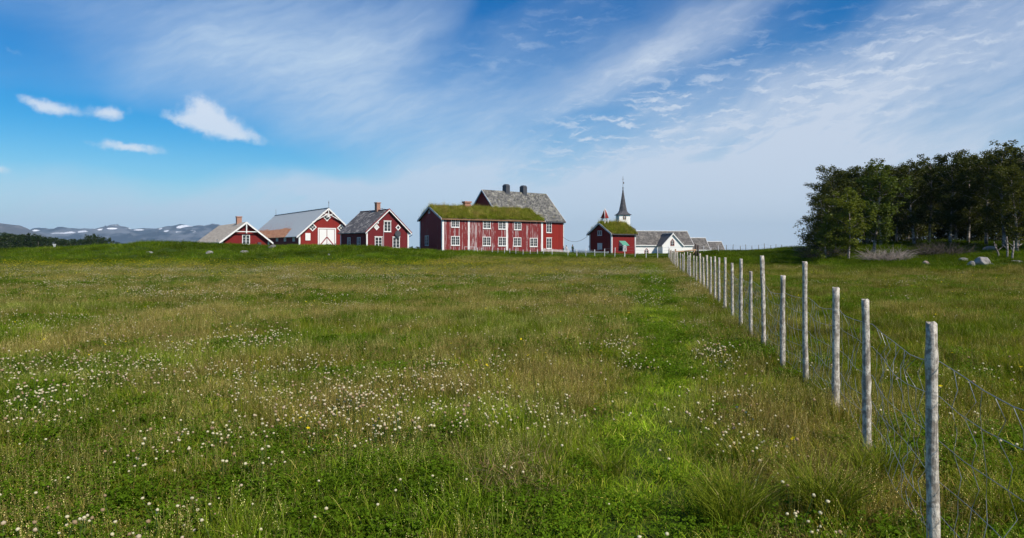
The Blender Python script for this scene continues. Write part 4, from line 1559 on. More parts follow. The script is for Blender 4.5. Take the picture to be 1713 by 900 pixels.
s0, z0 = C_.pix('gable', 631.5, 372.3)
MB().rect(s0 - 0.13, s0 + 0.13, z0 - 0.13, z0 + 0.13, 0.003, 0.16, fr).build('outdoor_lamp', M['white'], C_.root)
for px in (641.5,):
    s0, z0 = C_.pix('gable', px, 400)
    MB().rect(s0 - 0.03, s0 + 0.03, 1.3, 5.2, 0.003, 0.05, fr).build('cable_strip', M['greywhite'], C_.root)
s0, z0 = C_.pix('gable', 653, 394)
c_ = MB().rect(s0 - 0.02, s0 + 0.02, 1.3, z0, 0.003, 0.04, fr)
c_.rect(s0 + 0.022, s0 + 0.5, z0 - 0.04, z0, 0.003, 0.04, fr)
c_.build('cable_strip', M['stain_red'], C_.root)
C_.chimney(3.6, 2.9, 0.62, 0.62, 6.9, 8.55, M['brick'])
for px in (584, 600.5):
    s0, z0 = C_.pix('left', px, 410)
    C_.window('left', s0, z0 - 0.3, 0.95, 1.45, 1, 3, M['greywhite'])
gt = MB().tube([(7.62, -0.3, 3.95), (7.62, -0.3, 3.78), (7.25, -0.02, 3.5)], 0.05, 6)
gt.build('gutter_pipe', M['iron'], C_.root)
an = MB().tube([(7.2 / 2 + 0.9, 3.0, 6.5), (7.2 / 2 + 0.9, 3.0, 7.9)], 0.025, 6)
an.tube([(3.9, 3.0, 7.85), (5.3, 3.0, 7.70)], 0.03, 6)
an.build('aerial', M['iron'], C_.root)


# ---- long sod-roofed house: place by its near corner
def side_house(name, label, cat, ncx, ncy, th, W_, L_, ze, zr):
    ox = ncx - W_ * math.sin(R(th))
    oy = ncy + W_ * math.cos(R(th))
    return House(name, label, cat, ox, oy, th - 90, W_, L_, ze, zr)


D = side_house('farmhouse', 'long two-storey red farmhouse with peeling paint, white pilasters and a grass roof', 'house', -10.72, 105.0, 30, 9.0, 18.3, 6.35, 8.3)
D.walls([M['red_worn_shade'], M['red_worn'], M['red_worn_shade']], 0.6)
m_, t, bs = material('sod_earth', 0.95)
t.l.new(t.mix(t.noise(obj_coord(t), 3, 5, 0.6), rgb(0.07, 0.055, 0.03), rgb(0.13, 0.10, 0.05)), bs.inputs['Base Color'])
M['sod'] = m_
D.roof(M['sod'], 0.30, 0.32, 0.22)
D.barge(M['greywhite'], 0.30, 0.06)
D.barge(M['greywhite'], 0.30, 0.06, faces=('gable_back',))
D.fascia(M['brown_wood'], 'right', 0.16)
D.corners(M['white'], 0.6, ('gl', 'gr', 'rg', 'rr'), 0.30)
for px, w_ in ((784.2, 0.30), (847.8, 0.30)):
    s0, _ = D.pix('right', px, 400)
    MB().rect(s0 - w_ / 2, s0 + w_ / 2, 0.6, D.ze - 0.02, 0.003, 0.05, D.fr['right']).build('pilaster', M['white'], D.root)
for px, pb in ((761.7, 380.3), (814.3, 382.5), (840, 383.5), (865.8, 384.5)):
    s0, z0 = D.pix('right', px, pb)
    D.window('right', s0, z0, 1.40, 1.30, 2, 3)
for px, pb in ((761.7, 410.5), (814, 411.3), (840.2, 411.5), (865.2, 412), (892.6, 412.6)):
    s0, z0 = D.pix('right', px, pb)
    D.window('right', s0, z0, 1.50, 1.45, 2, 3)
s0, z0 = D.pix('gable', 714.2, 410.7)
D.window('gable', s0, z0, 1.50, 1.62, 1, 3, M['greywhite'])
s0, z0 = D.pix('gable', 718.3, 356.5)
D.window('gable', s0, z0, 0.62, 0.95, 1, 2, M['greywhite'], 1)
ux = 3.6
cy_, _ = D.pix('right', 790, 345)
hx = D.W / 2
ch = MB().box(hx - 0.42, hx + 0.42, 5.9, 6.9, 7.8, 9.25)
ch.box(hx - 0.50, hx + 0.50, 5.82, 6.98, 8.75, 8.95)
ch = ch.build('chimney', M['brick'], D.root)
MB().box(hx - 0.56, hx + 0.56, 5.76, 7.04, 9.252, 9.50).build('chimney_cap', M['brick'], ch)
D.sod(5, 34)
nst = MB()
s0, z0 = D.pix('right', 774, 413)
nst.rect(s0, s0 + 1.9, z0 - 0.02, z0 + 0.03, 0.5, 0.55, D.fr['right'])
nst.rect(s0, s0 + 0.05, 0.9, z0, 0.5, 0.55, D.fr['right'])
nst.rect(s0 + 1.85, s0 + 1.9, 0.9, z0, 0.5, 0.55, D.fr['right'])
o_ = nst.build('hand_rail', M['greywhite'], D.root)

# ---- big slate-roofed house behind
E_ = side_house('manor_house', 'tall bright red house with steep grey slate roof and two black chimneys', 'house', -2.0, 118.3, 38.5, 10.4, 14.9, 7.0, 12.2)
E_.walls([M['red_e'], M['red_e'], M['red_e']], 0.3)
E_.roof(M['slate_e'], 0.22, 0.32, 0.14)
E_.barge(M['white'], 0.28, 0.06)
E_.barge(M['white'], 0.28, 0.06, faces=('gable_back',))
E_.fascia(M['metal_dark'], 'right', 0.24)
E_.corners(M['greywhite'], 0.3, ('rr',), 0.16)
for pb, w_, h_ in ((389.3, 1.28, 2.1), (415.8, 1.28, 1.95)):
    s0, z0 = E_.pix('right', 918.2, pb)
    E_.window('right', s0, z0, w_, h_, 1, 3, hood=True)
for px in (846.8, 875.5):
    # along the ridge
    ux = Vector((math.cos(E_.a), math.sin(E_.a)))
    uy = Vector((-math.sin(E_.a), math.cos(E_.a)))
    p0 = E_.o + ux * 5.2
    k = (px - CX) / F
    t_ = (k * p0.y - p0.x) / (uy.x - k * uy.y)
    c_ = MB().box(5.2 - 0.55, 5.2 + 0.55, t_ - 0.45, t_ + 0.45, 11.4, 13.35)
    c_.hull([(5.2 - 0.55, t_ - 0.45, 13.352), (5.2 + 0.55, t_ - 0.45, 13.352), (5.2 + 0.55, t_ + 0.45, 13.352), (5.2 - 0.55, t_ + 0.45, 13.352),
             (5.2 - 0.35, t_ - 0.3, 13.62), (5.2 + 0.35, t_ - 0.3, 13.62), (5.2 + 0.35, t_ + 0.3, 13.62), (5.2 - 0.35, t_ + 0.3, 13.62)],
            [(0, 3, 2, 1), (4, 5, 6, 7), (0, 1, 5, 4), (1, 2, 6, 5), (2, 3, 7, 6), (3, 0, 4, 7)])
    c_ = c_.build('chimney', M['metal_dark'], E_.root)
    MB().box(5.2 - 0.75, 5.2 + 0.75, t_ - 0.6, t_ + 0.6, 11.3, 11.72).build('chimney_flashing', M['metal_dark'], c_)

# ---- small sod-roofed house with the bell turret
ncy_ = 108.0
Fh = side_house('bell_house', 'small dark red house with grass roof and bell turret beside the church', 'house', (1022.8 - CX) / F * ncy_, ncy_, 35, 5.2, 5.35, 4.12, 5.72)
Fh.walls([M['red_a'], M['red_a'], M['red_a']], 0.4)
Fh.roof(M['sod'], 0.30, 0.34, 0.2)
Fh.barge(M['greywhite'], 0.28, 0.06)
Fh.barge(M['greywhite'], 0.28, 0.06, faces=('gable_back',))
Fh.fascia(M['metal_dark'], 'right', 0.12)
Fh.corners(M['greywhite'], 0.4, ('gl', 'gr', 'rg', 'rr'), 0.22)
s0, z0 = Fh.pix('gable', 1003.5, 393.8)
Fh.window('gable', s0, z0, 1.0, 0.78, 1, 2, M['greywhite'], 2, 0.1)
s0, z0 = Fh.pix('gable', 1003.6, 417.5)
MB().rect(s0 - 0.55, s0 + 0.55, z0, z0 + 1.05, 0.003, 0.06, Fh.fr['gable']).build('shutter', M['greywhite'], Fh.root)
# doorway with tin hood on the front
fr = Fh.fr['right']
s0, z0 = Fh.pix('right', 1039.5, 420.3)
MB().rect(s0 - 0.42, s0 + 0.42, z0, z0 + 1.45, 0.003, 0.03, fr).build('doorway', M['dark_wood'], Fh.root)  # flat dark panel painted in for the shade inside the opening
hood = MB()
zt = z0 + 1.62
hood.hull([fr(s0 - 0.55, zt, 0.01), fr(s0 + 0.85, zt, 0.01), fr(s0 + 0.85, zt - 0.75, 0.95), fr(s0 - 0.55, zt - 0.75, 0.95),
           fr(s0 - 0.55, zt + 0.05, 0.01), fr(s0 + 0.85, zt + 0.05, 0.01), fr(s0 + 0.85, zt - 0.70, 0.98), fr(s0 - 0.55, zt - 0.70, 0.98)],
          [(0, 3, 2, 1), (4, 5, 6, 7), (0, 1, 5, 4), (1, 2, 6, 5), (2, 3, 7, 6), (3, 0, 4, 7)])
hood.build('tin_hood', M['green_tin'], Fh.root)
for s_ in (s0 - 0.5, s0 + 0.78):
    MB().hull([fr(s_, zt - 0.02, 0.012), fr(s_, zt - 0.02 - 0.72, 0.9), fr(s_, zt - 0.85, 0.012), fr(s_ + 0.05, zt - 0.02, 0.012), fr(s_ + 0.05, zt - 0.02 - 0.72, 0.9), fr(s_ + 0.05, zt - 0.85, 0.012)],
              [(0, 1, 2), (5, 4, 3), (0, 3, 4, 1), (1, 4, 5, 2), (2, 5, 3, 0)]).build('hood_bracket', M['greywhite'], Fh.root)
Fh.sod(9, 36)
# bell turret straddling the ridge
bt = thing('bell_turret', 'white open bell turret with a small red spire on the grass roof ridge', 'bell turret', Fh.root.location, Fh.root.rotation_euler.z)
hx, ty, rr_ = Fh.W / 2, 1.0, 0.36
zb = 4.85
for sx in (-1, 1):
    for sy in (-1, 1):
        MB().hull([(hx + sx * (rr_ + 0.06) + a, ty + sy * (rr_ + 0.06) + b, zb) for a in (-0.07, 0.07) for b in (-0.07, 0.07)] +
                  [(hx + sx * (rr_ - 0.04) + a, ty + sy * (rr_ - 0.04) + b, zb + 1.75) for a in (-0.07, 0.07) for b in (-0.07, 0.07)],
                  [(0, 1, 3, 2), (4, 6, 7, 5), (0, 4, 5, 1), (1, 5, 7, 3), (3, 7, 6, 2), (2, 6, 4, 0)]).build('post', M['white'], bt)
MB().box(hx - rr_, hx + rr_, ty - rr_, ty + rr_, zb + 1.752, zb + 1.86).build('turret_plate', M['white'], bt)
br = MB()
for sy in (-1, 1):
    y_ = ty + sy * rr_
    br.hull([(hx - rr_, y_ - 0.03, zb + 1.05), (hx - rr_, y_ + 0.03, zb + 1.05), (hx, y_ + 0.03, zb + 1.72), (hx, y_ - 0.03, zb + 1.72),
             (hx - rr_, y_ - 0.03, zb + 1.15), (hx - rr_, y_ + 0.03, zb + 1.15), (hx - 0.05, y_ + 0.03, zb + 1.75), (hx - 0.05, y_ - 0.03, zb + 1.75)],
            [(0, 1, 2, 3), (4, 7, 6, 5), (0, 4, 5, 1), (1, 5, 6, 2), (2, 6, 7, 3), (3, 7, 4, 0)])
br.build('brace', M['white'], bt)
bell = MB().tube([(hx, ty, zb + 1.6), (hx, ty, zb + 1.45), (hx, ty, zb + 1.2), (hx, ty, zb + 1.05)], [0.08, 0.17, 0.20, 0.28], 12)
bell.build('bell', M['iron'], bt)
e = rr_ + 0.10
z1_, z2_ = zb + 1.862, zb + 3.2
MB().hull([(hx - e, ty - e, z1_), (hx + e, ty - e, z1_), (hx + e, ty + e, z1_), (hx - e, ty + e, z1_), (hx - 0.1, ty - 0.1, z2_), (hx + 0.1, ty - 0.1, z2_), (hx + 0.1, ty + 0.1, z2_), (hx - 0.1, ty + 0.1, z2_)],
          [(0, 3, 2, 1), (4, 5, 6, 7), (0, 1, 5, 4), (1, 2, 6, 5), (2, 3, 7, 6), (3, 0, 4, 7)]).build('turret_roof', M['red_barn'], bt)
for sx in (-1, 1):
    for sy in (-1, 1):
        MB().tube([(hx + sx * e, ty + sy * e, z1_), (hx + sx * 0.1, ty + sy * 0.1, z2_ + 0.02)], 0.05, 5).build('ridge_trim', M['white'], bt)
MB().cone((hx, ty, z2_), 0.12, 0.03, 0.3, 8).build('finial', M['white'], bt)

# ---- church
CT = R(9)
YC = 178.0
ch = thing('church', 'white church with grey slate roofs and a tall dark spire behind the bell house', 'church', ((1036 - CX) / F * YC, YC, 0), CT)
def cpix(px, py, dy=0.0):
    """picture ray onto the plane y=dy of the church frame -> (x, z)"""
    c, s_ = math.cos(CT), math.sin(CT)
    ox, oy = ch.location.x - s_ * dy, ch.location.y + c * dy
    k = (px - CX) / F
    t_ = (k * oy - ox) / (c - k * s_)
    return t_, EYE - (py - HOR) / F * (oy + s_ * t_)


x1, zt = cpix(1054.3, 359.7)
tw = x1
MB().box(0, tw, 0, tw, 2.0, zt).build('tower', M['limewash'], ch)
e = 0.32
ap = cpix(1041.5, 315.7, tw / 2)
sx_, sy_ = tw / 2, tw / 2
def pyr(levels):
    pts = []
    for (r_, z_) in levels:
        pts += [(sx_ - r_, sy_ - r_, z_), (sx_ + r_, sy_ - r_, z_), (sx_ + r_, sy_ + r_, z_), (sx_ - r_, sy_ + r_, z_)]
    f = [(0, 3, 2, 1)]
    for i in range(len(levels) - 1):
        for k in range(4):
            j = (k + 1) % 4
            f.append((4 * i + k, 4 * i + j, 4 * i + 4 + j, 4 * i + 4 + k))
    f.append(tuple(range(4 * len(levels) - 4, 4 * len(levels))))
    return pts, f
zt = zt + 0.003
H_ = ap[1] - zt
def octo(levels):
    """square eaves turning into an eight-sided spire"""
    pts, f = [], [tuple(range(8))[::-1]]
    for (r_, q, z_) in levels:                    # q: corner cut 0 = square, 1 = octagon
        c_ = r_ * (1 - 0.586 * q)
        for (a, b) in ((-c_, -r_), (c_, -r_), (r_, -c_), (r_, c_), (c_, r_), (-c_, r_), (-r_, c_), (-r_, -c_)):
            pts.append((sx_ + a, sy_ + b, z_))
    for i in range(len(levels) - 1):
        for k in range(8):
            j = (k + 1) % 8
            f.append((8 * i + k, 8 * i + j, 8 * i + 8 + j, 8 * i + 8 + k))
    f.append(tuple(range(8 * len(levels) - 8, 8 * len(levels))))
    return pts, f
hw_ = tw / 2 + e
P_, F_ = octo([(hw_, 0.04, zt), (hw_, 0.04, zt + 0.08), (hw_ * 0.86, 0.3, zt + 0.28), (hw_ * 0.68, 0.75, zt + 0.62), (hw_ * 0.54, 1, zt + 1.15), (hw_ * 0.36, 1, zt + H_ * 0.42), (hw_ * 0.19, 1, zt + H_ * 0.72), (hw_ * 0.05, 1, zt + H_)])
sp = MB().hull(P_, F_).build('spire', M['spire'], ch)
top = zt + H_
MB().tube([(sx_, sy_, top - 0.2), (sx_, sy_, top + 3.05)], 0.045, 6).build('spire_rod', M['iron'], sp)
MB().ball((sx_, sy_, top + 0.22), 0.20, 2).build('spire_ball', M['iron'], sp)
v_ = MB().box(sx_ - 0.03, sx_ + 0.28, sy_ - 0.02, sy_ + 0.02, top + 1.30, top + 1.75)
v_.build('weather_vane', M['iron'], sp)
v_ = MB().box(sx_ - 0.28, sx_ + 0.28, sy_ - 0.025, sy_ + 0.025, top + 2.45, top + 2.52)
v_.box(sx_ - 0.03, sx_ + 0.03, sy_ - 0.03, sy_ + 0.03, top + 3.06, top + 3.3)
v_.build('cross', M['iron'], sp)
gfr = lambda s, z, d: (s, -d, z)
def gothic(parent, s0, z0, w, h, fr, mat, bars=True):
    pk = h * 0.36
    def shape(k):
        return [(s0 - w / 2 + k, z0 + k), (s0 + w / 2 - k, z0 + k), (s0 + w / 2 - k, z0 + h - pk), (s0, z0 + h - k * 1.3), (s0 - w / 2 + k, z0 + h - pk)]
    a, b = shape(0), shape(0.13)
    f = MB()
    for i in range(5):
        j = (i + 1) % 5
        f.prism([a[i], a[j], b[j], b[i]], 0.003, 0.08, fr)
    wn_ = f.build('window', mat, parent)
    MB().prism(b, 0.002, 0.02, fr).build('pane', M['glass'], wn_)
    if bars:
        g_ = MB().rect(s0 - 0.03, s0 + 0.03, z0 + 0.13, z0 + h - 0.3, 0.022, 0.05, fr)
        for k in (0.36, 0.64):
            g_.rect(s0 - w / 2 + 0.13, s0 + w / 2 - 0.13, z0 + h * k - 0.03, z0 + h * k + 0.03, 0.022, 0.045, fr)
        g_.build('glazing_bar', M['white'], wn_)
    return wn_
s0, z0 = cpix(1044.7, 367)
gothic(ch, s0, z0, 0.85, 1.2, gfr, M['brown_wood'])
gothic(ch, tw * 0.45, z0, 0.80, 1.0, lambda s, z, d: (-d, s, z), M['greywhite'])
# nave: ridge runs along x
def block(x0, x1, y0, y1, zb, ze, zr, roofm, name_wall, eo=0.3, go=0.25, cap=True, th=0.14):
    ym = (y0 + y1) / 2
    mm = (zr - ze) / ((y1 - y0) / 2)
    frx = lambda s, z, d: (d, s, z)
    g_ = [(y0, zb), (y1, zb), (y1, ze), (ym, zr), (y0, ze)]
    MB().prism(g_, x0, x0 + 0.3, frx).build('wall', M['limewash'], ch)
    MB().prism(g_, x1 - 0.3, x1, frx).build('wall', M['limewash'], ch)
    MB().box(x0 + 0.3, x1 - 0.3, y0, y0 + 0.3, zb, ze).build('wall', M['limewash'], ch)
    MB().box(x0 + 0.3, x1 - 0.3, y1 - 0.3, y1, zb, ze).build('wall', M['limewash'], ch)
    for sg in (-1, 1):
        ye = ym + sg * ((y1 - y0) / 2 + eo)
        z_e = ze - eo * mm
        poly = [(ym, zr + 0.02), (ye, z_e + 0.02), (ye, z_e + 0.02 + th), (ym, zr + 0.02 + th)]
        MB().prism(poly, x0 - go, x1 + go, frx).build('roof_slope', roofm, ch)
        poly = [(ym, zr - 0.10), (ye, z_e - 0.10), (ye, z_e + 0.06 + th), (ym, zr + 0.06 + th)]
        MB().prism(poly, x1 + go + 0.002, x1 + go + 0.07, frx).build('barge_board', M['white'], ch)
    ye = y0 - eo
    z_e = ze - eo * mm
    MB().box(x0 - go, x1 + go, ye - 0.06, ye - 0.003, z_e - 0.12, z_e + 0.12).build('eave_board', M['white'], ch)
    if cap:
        MB().box(x0 - go, x1 + go + 0.08, ym - 0.2, ym + 0.2, zr + th - 0.03, zr + th + 0.13).build('ridge_cap', M['white'], ch)


DYN = 1.0                                   # nave front wall, a step behind the tower face
nx0, _ = cpix(1058, 400, DYN)
nx1, nze = cpix(1160, 410.5, DYN)
_, nzr = cpix(1110, 387.6, DYN + 4.2)
zg = 0.2
block(tw + 0.05, nx1 - 0.25, DYN, DYN + 8.4, zg, nze + 0.22, nzr, M['slate_g'], 'wall')
s0, z0 = cpix(1081.5, 427, DYN)
gothic(ch, s0, z0, 1.15, 1.95, lambda s, z, d: (s, DYN - d, z), M['pink_frame'])
# steeper roof between tower and nave
bx0, bz = cpix(1064, 383, 3.0)
MB().prism([(tw - 2.6, bz + 1.7), (tw + 0.002, bz + 1.5), (bx0, bz), (bx0, bz - 1.2), (tw - 2.6, bz - 1.2)], -6.2, -tw - 0.3, gfr).build('tower_saddle', M['tower_slate'], ch)
# transept
DT = -3.2
tx0, tze = cpix(1108.5, 410, DT)
tx1, _ = cpix(1142, 410, DT)
txm, tzr = cpix(1124.5, 391.3, DT)
txm = (tx0 + tx1) / 2
g_ = [(tx0, zg), (tx1, zg), (tx1, tze), (txm, tzr), (tx0, tze)]
frT = lambda s, z, d: (s, DT - d, z)
MB().prism(g_, -0.3, 0, frT).build('wall', M['limewash'], ch)
MB().box(tx0, tx0 + 0.3, DT + 0.3, DYN, zg, tze).build('wall', M['limewash'], ch)
MB().box(tx1 - 0.3, tx1, DT + 0.3, DYN, zg, tze).build('wall', M['limewash'], ch)
mm = (tzr - tze) / ((tx1 - tx0) / 2)
for sg in (-1, 1):
    xe = txm + sg * ((tx1 - tx0) / 2 + 0.3)
    z_e = tze - 0.3 * mm
    MB().prism([(txm, tzr + 0.02), (xe, z_e + 0.02), (xe, z_e + 0.16), (txm, tzr + 0.16)], -(DYN + 3.9 - DT), 0.3, frT).build('roof_slope', M['tower_slate'], ch)
    MB().prism([(txm, tzr - 0.16), (xe, z_e - 0.16), (xe, z_e + 0.22), (txm, tzr + 0.22)], 0.302, 0.37, frT).build('barge_board', M['white'], ch)
MB().box(txm - 0.18, txm + 0.18, DT - 0.35, DYN + 2.6, tzr + 0.14, tzr + 0.26).build('ridge_cap', M['white'], ch)
s0, z0 = cpix(1124.8, 411.3, DT)
gothic(ch, s0, z0, 1.05, 1.9, frT, M['pink_frame'])
# chancel and sacristy step down to the right
cx0, cze = cpix(1161, 418, 2.0)
cx1, _ = cpix(1187, 418, 2.0)
_, czr = cpix(1170, 399, 4.6)
block(nx1 - 0.2, cx1 - 0.2, 2.0, 7.4, zg, cze + 0.25, czr, M['slate_g'], 'wall')
sx0, sze = cpix(1187, 419, 2.6)
sx1, _ = cpix(1212.5, 419, 2.6)
_, szr = cpix(1195, 405.3, 4.6)
block(cx1 - 0.15, sx1 - 0.25, 2.6, 6.8, zg, sze + 0.1, szr, M['slate_g'], 'wall')

# ------------------------------------------------------------------ fences
def post_mesh(h, r0, r1, seed, seg=12, rings=12, lean=(0, 0)):
    g = random.Random(seed)
    bm = bmesh.new()
    R_ = []
    ph = g.uniform(0, 6)
    for i in range(rings + 1):
        t_ = i / rings
        z = -0.25 + (h + 0.25) * t_
        r = r0 + (r1 - r0) * t_
        cx_ = math.sin(t_ * 5 + ph) * r0 * 0.12 + lean[0] * max(z, 0)
        cy_ = math.cos(t_ * 4 + ph) * r0 * 0.12 + lean[1] * max(z, 0)
        knot = 1 + (0.16 if g.random() < 0.2 else 0.0) + 0.10 * (0.5 - t_)
        ring = []
        for k in range(seg):
            a = 2 * math.pi * k / seg
            rr = r * knot * (1 + 0.07 * math.sin(2 * a + ph + t_ * 2) + g.uniform(-0.055, 0.055))
            ring.append(bm.verts.new((cx_ + rr * math.cos(a), cy_ + rr * math.sin(a), z + (0.006 * math.sin(3 * a) if i == rings else 0))))
        R_.append(ring)
    for i in range(rings):
        for k in range(seg):
            j = (k + 1) % seg
            bm.faces.new((R_[i][k], R_[i][j], R_[i + 1][j], R_[i + 1][k])).smooth = True
    c = bm.verts.new((cx_, cy_, h + 0.004))
    for k in range(seg):
        bm.faces.new((R_[-1][k], R_[-1][(k + 1) % seg], c))
    bmesh.ops.recalc_face_normals(bm, faces=bm.faces)
    me = bpy.data.meshes.new('post')
    bm.to_mesh(me)
    bm.free()
    return me


wf = thing('wire_fence', 'grey round-post fence with sagging sheep netting running from near right to the church', 'fence', (fence_x(3.5), 3.5, 0))
wf_o = Vector(wf.location)
posts = [(1562, 540, 3.5, 24, 1558), (1452, 501, 5.45, 17.5, 1447), (1397, 481, 6.75, 14.5, 1399), (1348, 438, 8.3, 10.8, 1346), (1309, 461, 9.5, 10, 1310), (1278, 428, 11.1, 9, 1275),
         (1256, 454, 12.6, 7, 1256), (1239.5, 433, 14.0, 7.2, 1239.5), (1225, 440, 16.3, 5.8, 1225), (1213, 431, 18.6, 6, 1213), (1203, 431, 20.6, 5, 1203), (1196, 429, 22.2, 4.6, 1196),
         (1189, 430, 24.0, 4.4, 1189), (1183, 427, 26.0, 4.6, 1182.5), (1177, 430, 28.3, 4, 1176.5), (1171, 424, 30.6, 4.2, 1171)]
pl = []
for i, (pxb, pyt, Y, wpx, pxt) in enumerate(posts):
    X = (pxb - CX) / F * Y
    gz = float(ground_z(X, Y))
    zt = EYE - (pyt - HOR) / F * Y
    r = wpx / F * Y / 2 * 0.76
    lean = (((pxt - pxb) / F * Y) / max(zt, 1), 0)
    pl.append((X, Y, gz, zt, r, lean))
Y = 32.6
k = 0
while Y < 84:
    X = float(fence_x(Y)) + 0.0
    gz = float(ground_z(X, Y))
    pl.append((X + random.uniform(-0.08, 0.08), Y, gz, gz + random.uniform(1.25, 1.5), random.uniform(0.030, 0.040), (random.uniform(-0.02, 0.02), 0)))
    Y += random.uniform(2.0, 2.5)
X = 1.87
pl.insert(0, (X, 2.0, float(ground_z(X, 2.0)), 1.28, 0.04, (0, 0)))
pmesh = {}
for i, (X, Y, gz, zt, r, lean) in enumerate(pl):
    me = post_mesh(zt - gz, r * 1.04, r * 0.96, 40 + i, 14 if Y < 16 else 8, 16 if Y < 16 else 6, lean)
    o = link_mesh('post', me, M['post'], wf)
    o.location = Vector((X, Y, gz)) - wf_o
# netting on the far side of the posts
def wire_z(i, lv, t_):
    """height of wire level lv between post i and i+1"""
    (X0, Y0, g0, z0, r0, _), (X1, Y1, g1, z1, r1, _) = pl[i], pl[i + 1]
    hs_ = [0.12, 0.27, 0.44, 0.65, 0.88, 1.06]
    h0 = g0 + hs_[lv]
    h1 = g1 + hs_[lv]
    sag = (0.035 + 0.03 * math.sin(i * 3.1)) * (0.6 + lv * 0.18) * min((Y1 - Y0), 2.2) * 0.6
    return h0 * (1 - t_) + h1 * t_ - sag * 4 * t_ * (1 - t_)
def wire_xy(i, t_, lv=0):
    (X0, Y0, g0, z0, r0, _), (X1, Y1, g1, z1, r1, _) = pl[i], pl[i + 1]
    wob = 0.035 * math.sin(i * 2.3 + lv * 1.7 + t_ * 5) * 4 * t_ * (1 - t_)
    return (X0 + r0 + 0.004) * (1 - t_) + (X1 + r1 + 0.004) * t_ + wob, Y0 * (1 - t_) + Y1 * t_
NB = 24
for lv in range(6):
    mb = MB()
    pts = []
    for i in range(NB):
        for s_ in range(6):
            t_ = s_ / 6
            x, y = wire_xy(i, t_, lv)
            pts.append(Vector((x, y, wire_z(i, lv, t_))) - wf_o)
    mb.tube(pts, 0.0026 if lv == 5 else 0.0020, 4, False)
    mb.build('line_wire', M['wire'], wf)
far = MB()
nst_ = 0
rw = random.Random(3)
for i in range(NB):
    span = math.hypot(pl[i + 1][0] - pl[i][0], pl[i + 1][1] - pl[i][1])
    n = max(4, int(span / (0.15 if i < 9 else 0.3)))
    for s_ in range(1, n):
        t_ = s_ / n
        pts = []
        amp = rw.uniform(-0.045, 0.045)
        for lv in range(6):
            x, y = wire_xy(i, min(max(t_ + rw.uniform(-0.012, 0.012), 0), 1), lv)
            z = wire_z(i, lv, t_)
            p = Vector((x, y, z)) - wf_o
            if pts:
                q = pts[-1]
                mid_ = (p + q) / 2
                mid_.y += rw.uniform(-0.03, 0.03) + amp * (0.4 + 0.25 * lv)
                mid_.x += rw.uniform(-0.012, 0.012)
                pts.append(mid_)
            pts.append(p)
        if i < 9:
            w_ = MB().tube(pts, 0.0017, 4, False)
            w_.build('stay_wire', M['wire'], wf)
            nst_ += 1
        else:
            far.tube(pts, 0.0014, 3, False)
props(far.build('stay_wires', M['wire'], wf), kind='stuff')

# thin field fence in front of the houses
ff = thing('field_fence', 'low fence of thin pale stakes in the grass before the farmhouse and bell house', 'fence', (-5, 96, 0))
fx_list = [793, 799, 805.5, 823.5, 833, 844, 852.6, 863, 875, 887, 899, 909, 923.6, 950, 965, 980, 995, 1011.5, 1028.4, 1044.7, 1062.3, 1081, 1100, 1118.7]
tops = [418, 417, 416.5, 416.5, 418, 419, 417.5, 417, 418, 418, 418.5, 418, 417, 416.5, 417, 416, 417.5, 416, 414, 413, 412, 413, 414, 412.5]
fp = []
stake = None
for px, tp in zip(fx_list, tops):
    Y = 98 - (px - 793) / 325 * 9
    p = at(px, Y)
    h = max(EYE - (tp - HOR) / F * Y - p.z, 0.75)
    me = post_mesh(h, 0.05, 0.042, int(px), 6, 3, (random.uniform(-0.04, 0.04), 0))
    o = link_mesh('stake', me, M['greywhite'], ff)
    o.location = p - Vector(ff.location)
    fp.append((p, h))
for k in (0.35, 0.7, 0.95):
    MB().tube([a + Vector((0, 0, h * k)) - Vector(ff.location) for a, h in fp], 0.008, 4, False).build('line_wire', M['wire'], ff)

# fence on the right-hand crest
cf = thing('crest_fence', 'row of dark weathered stakes on the low crest between church and wood', 'fence', (40, 120, 0))
fp = []
for px, tp in ((1119, 412.5), (1177, 411), (1189, 414), (1202, 411), (1215, 409.5), (1226, 409), (1238.5, 411), (1248, 409), (1258, 411), (1269.5, 409.5), (1279, 407), (1289, 410), (1298, 408.5), (1307.5, 409), (1316, 411.5), (1324.5, 411.5), (1333, 410)):
    Y = 108 + (px - 1119) / 214 * 22
    p = at(px, Y)
    h = max(EYE - (tp - HOR) / F * Y - p.z, 0.6)
    me = post_mesh(h, 0.06, 0.05, int(px), 6, 3, (random.uniform(-0.06, 0.06), 0))
    o = link_mesh('stake', me, M['stone_dark'] if px > 1206 else M['greywhite'], cf)
    o.location = p - Vector(cf.location)
    fp.append((p, h))
for k in (0.5, 0.9):
    MB().tube([a + Vector((0, 0, h * k)) - Vector(cf.location) for a, h in fp], 0.008, 4, False).build('line_wire', M['wire'], cf)

# gate at the far end of the wire fence
gt_ = thing('gate', 'brown wooden gate rails and posts at the far end of the wire fence', 'gate', (21, 86, 0))
g0 = Vector(gt_.location)
for px, pyt, Y, r in ((1122, 418.5, 86, 0.11), (1130, 416.5, 86, 0.09), (1163.5, 408, 87, 0.14), (1167.5, 410, 87.5, 0.12)):
    p = at(px, Y)
    h = EYE - (pyt - HOR) / F * Y - p.z
    MB().tube([p - g0 + Vector((0, 0, -0.2)), p - g0 + Vector((0, 0, h))], [r, r * 0.9], 8).build('gate_post', M['dark_wood'] if px > 1160 else M['brown_wood'], gt_)
for (xa, ya, xb, yb) in ((1123, 421.2, 1147, 420.2), (1145, 420.2, 1164, 417.8)):
    a, b = at(xa, 86.3, py=ya) - g0, at(xb, 86.6, py=yb) - g0
    MB().tube([a, b], 0.085, 6).build('top_rail', M['tan_wood'], gt_)
a, b = at(1158, 86.3, py=426) - g0, at(1163, 86.4, py=418.5) - g0
MB().tube([a, b], 0.05, 6).build('rail_brace', M['tan_wood'], gt_)

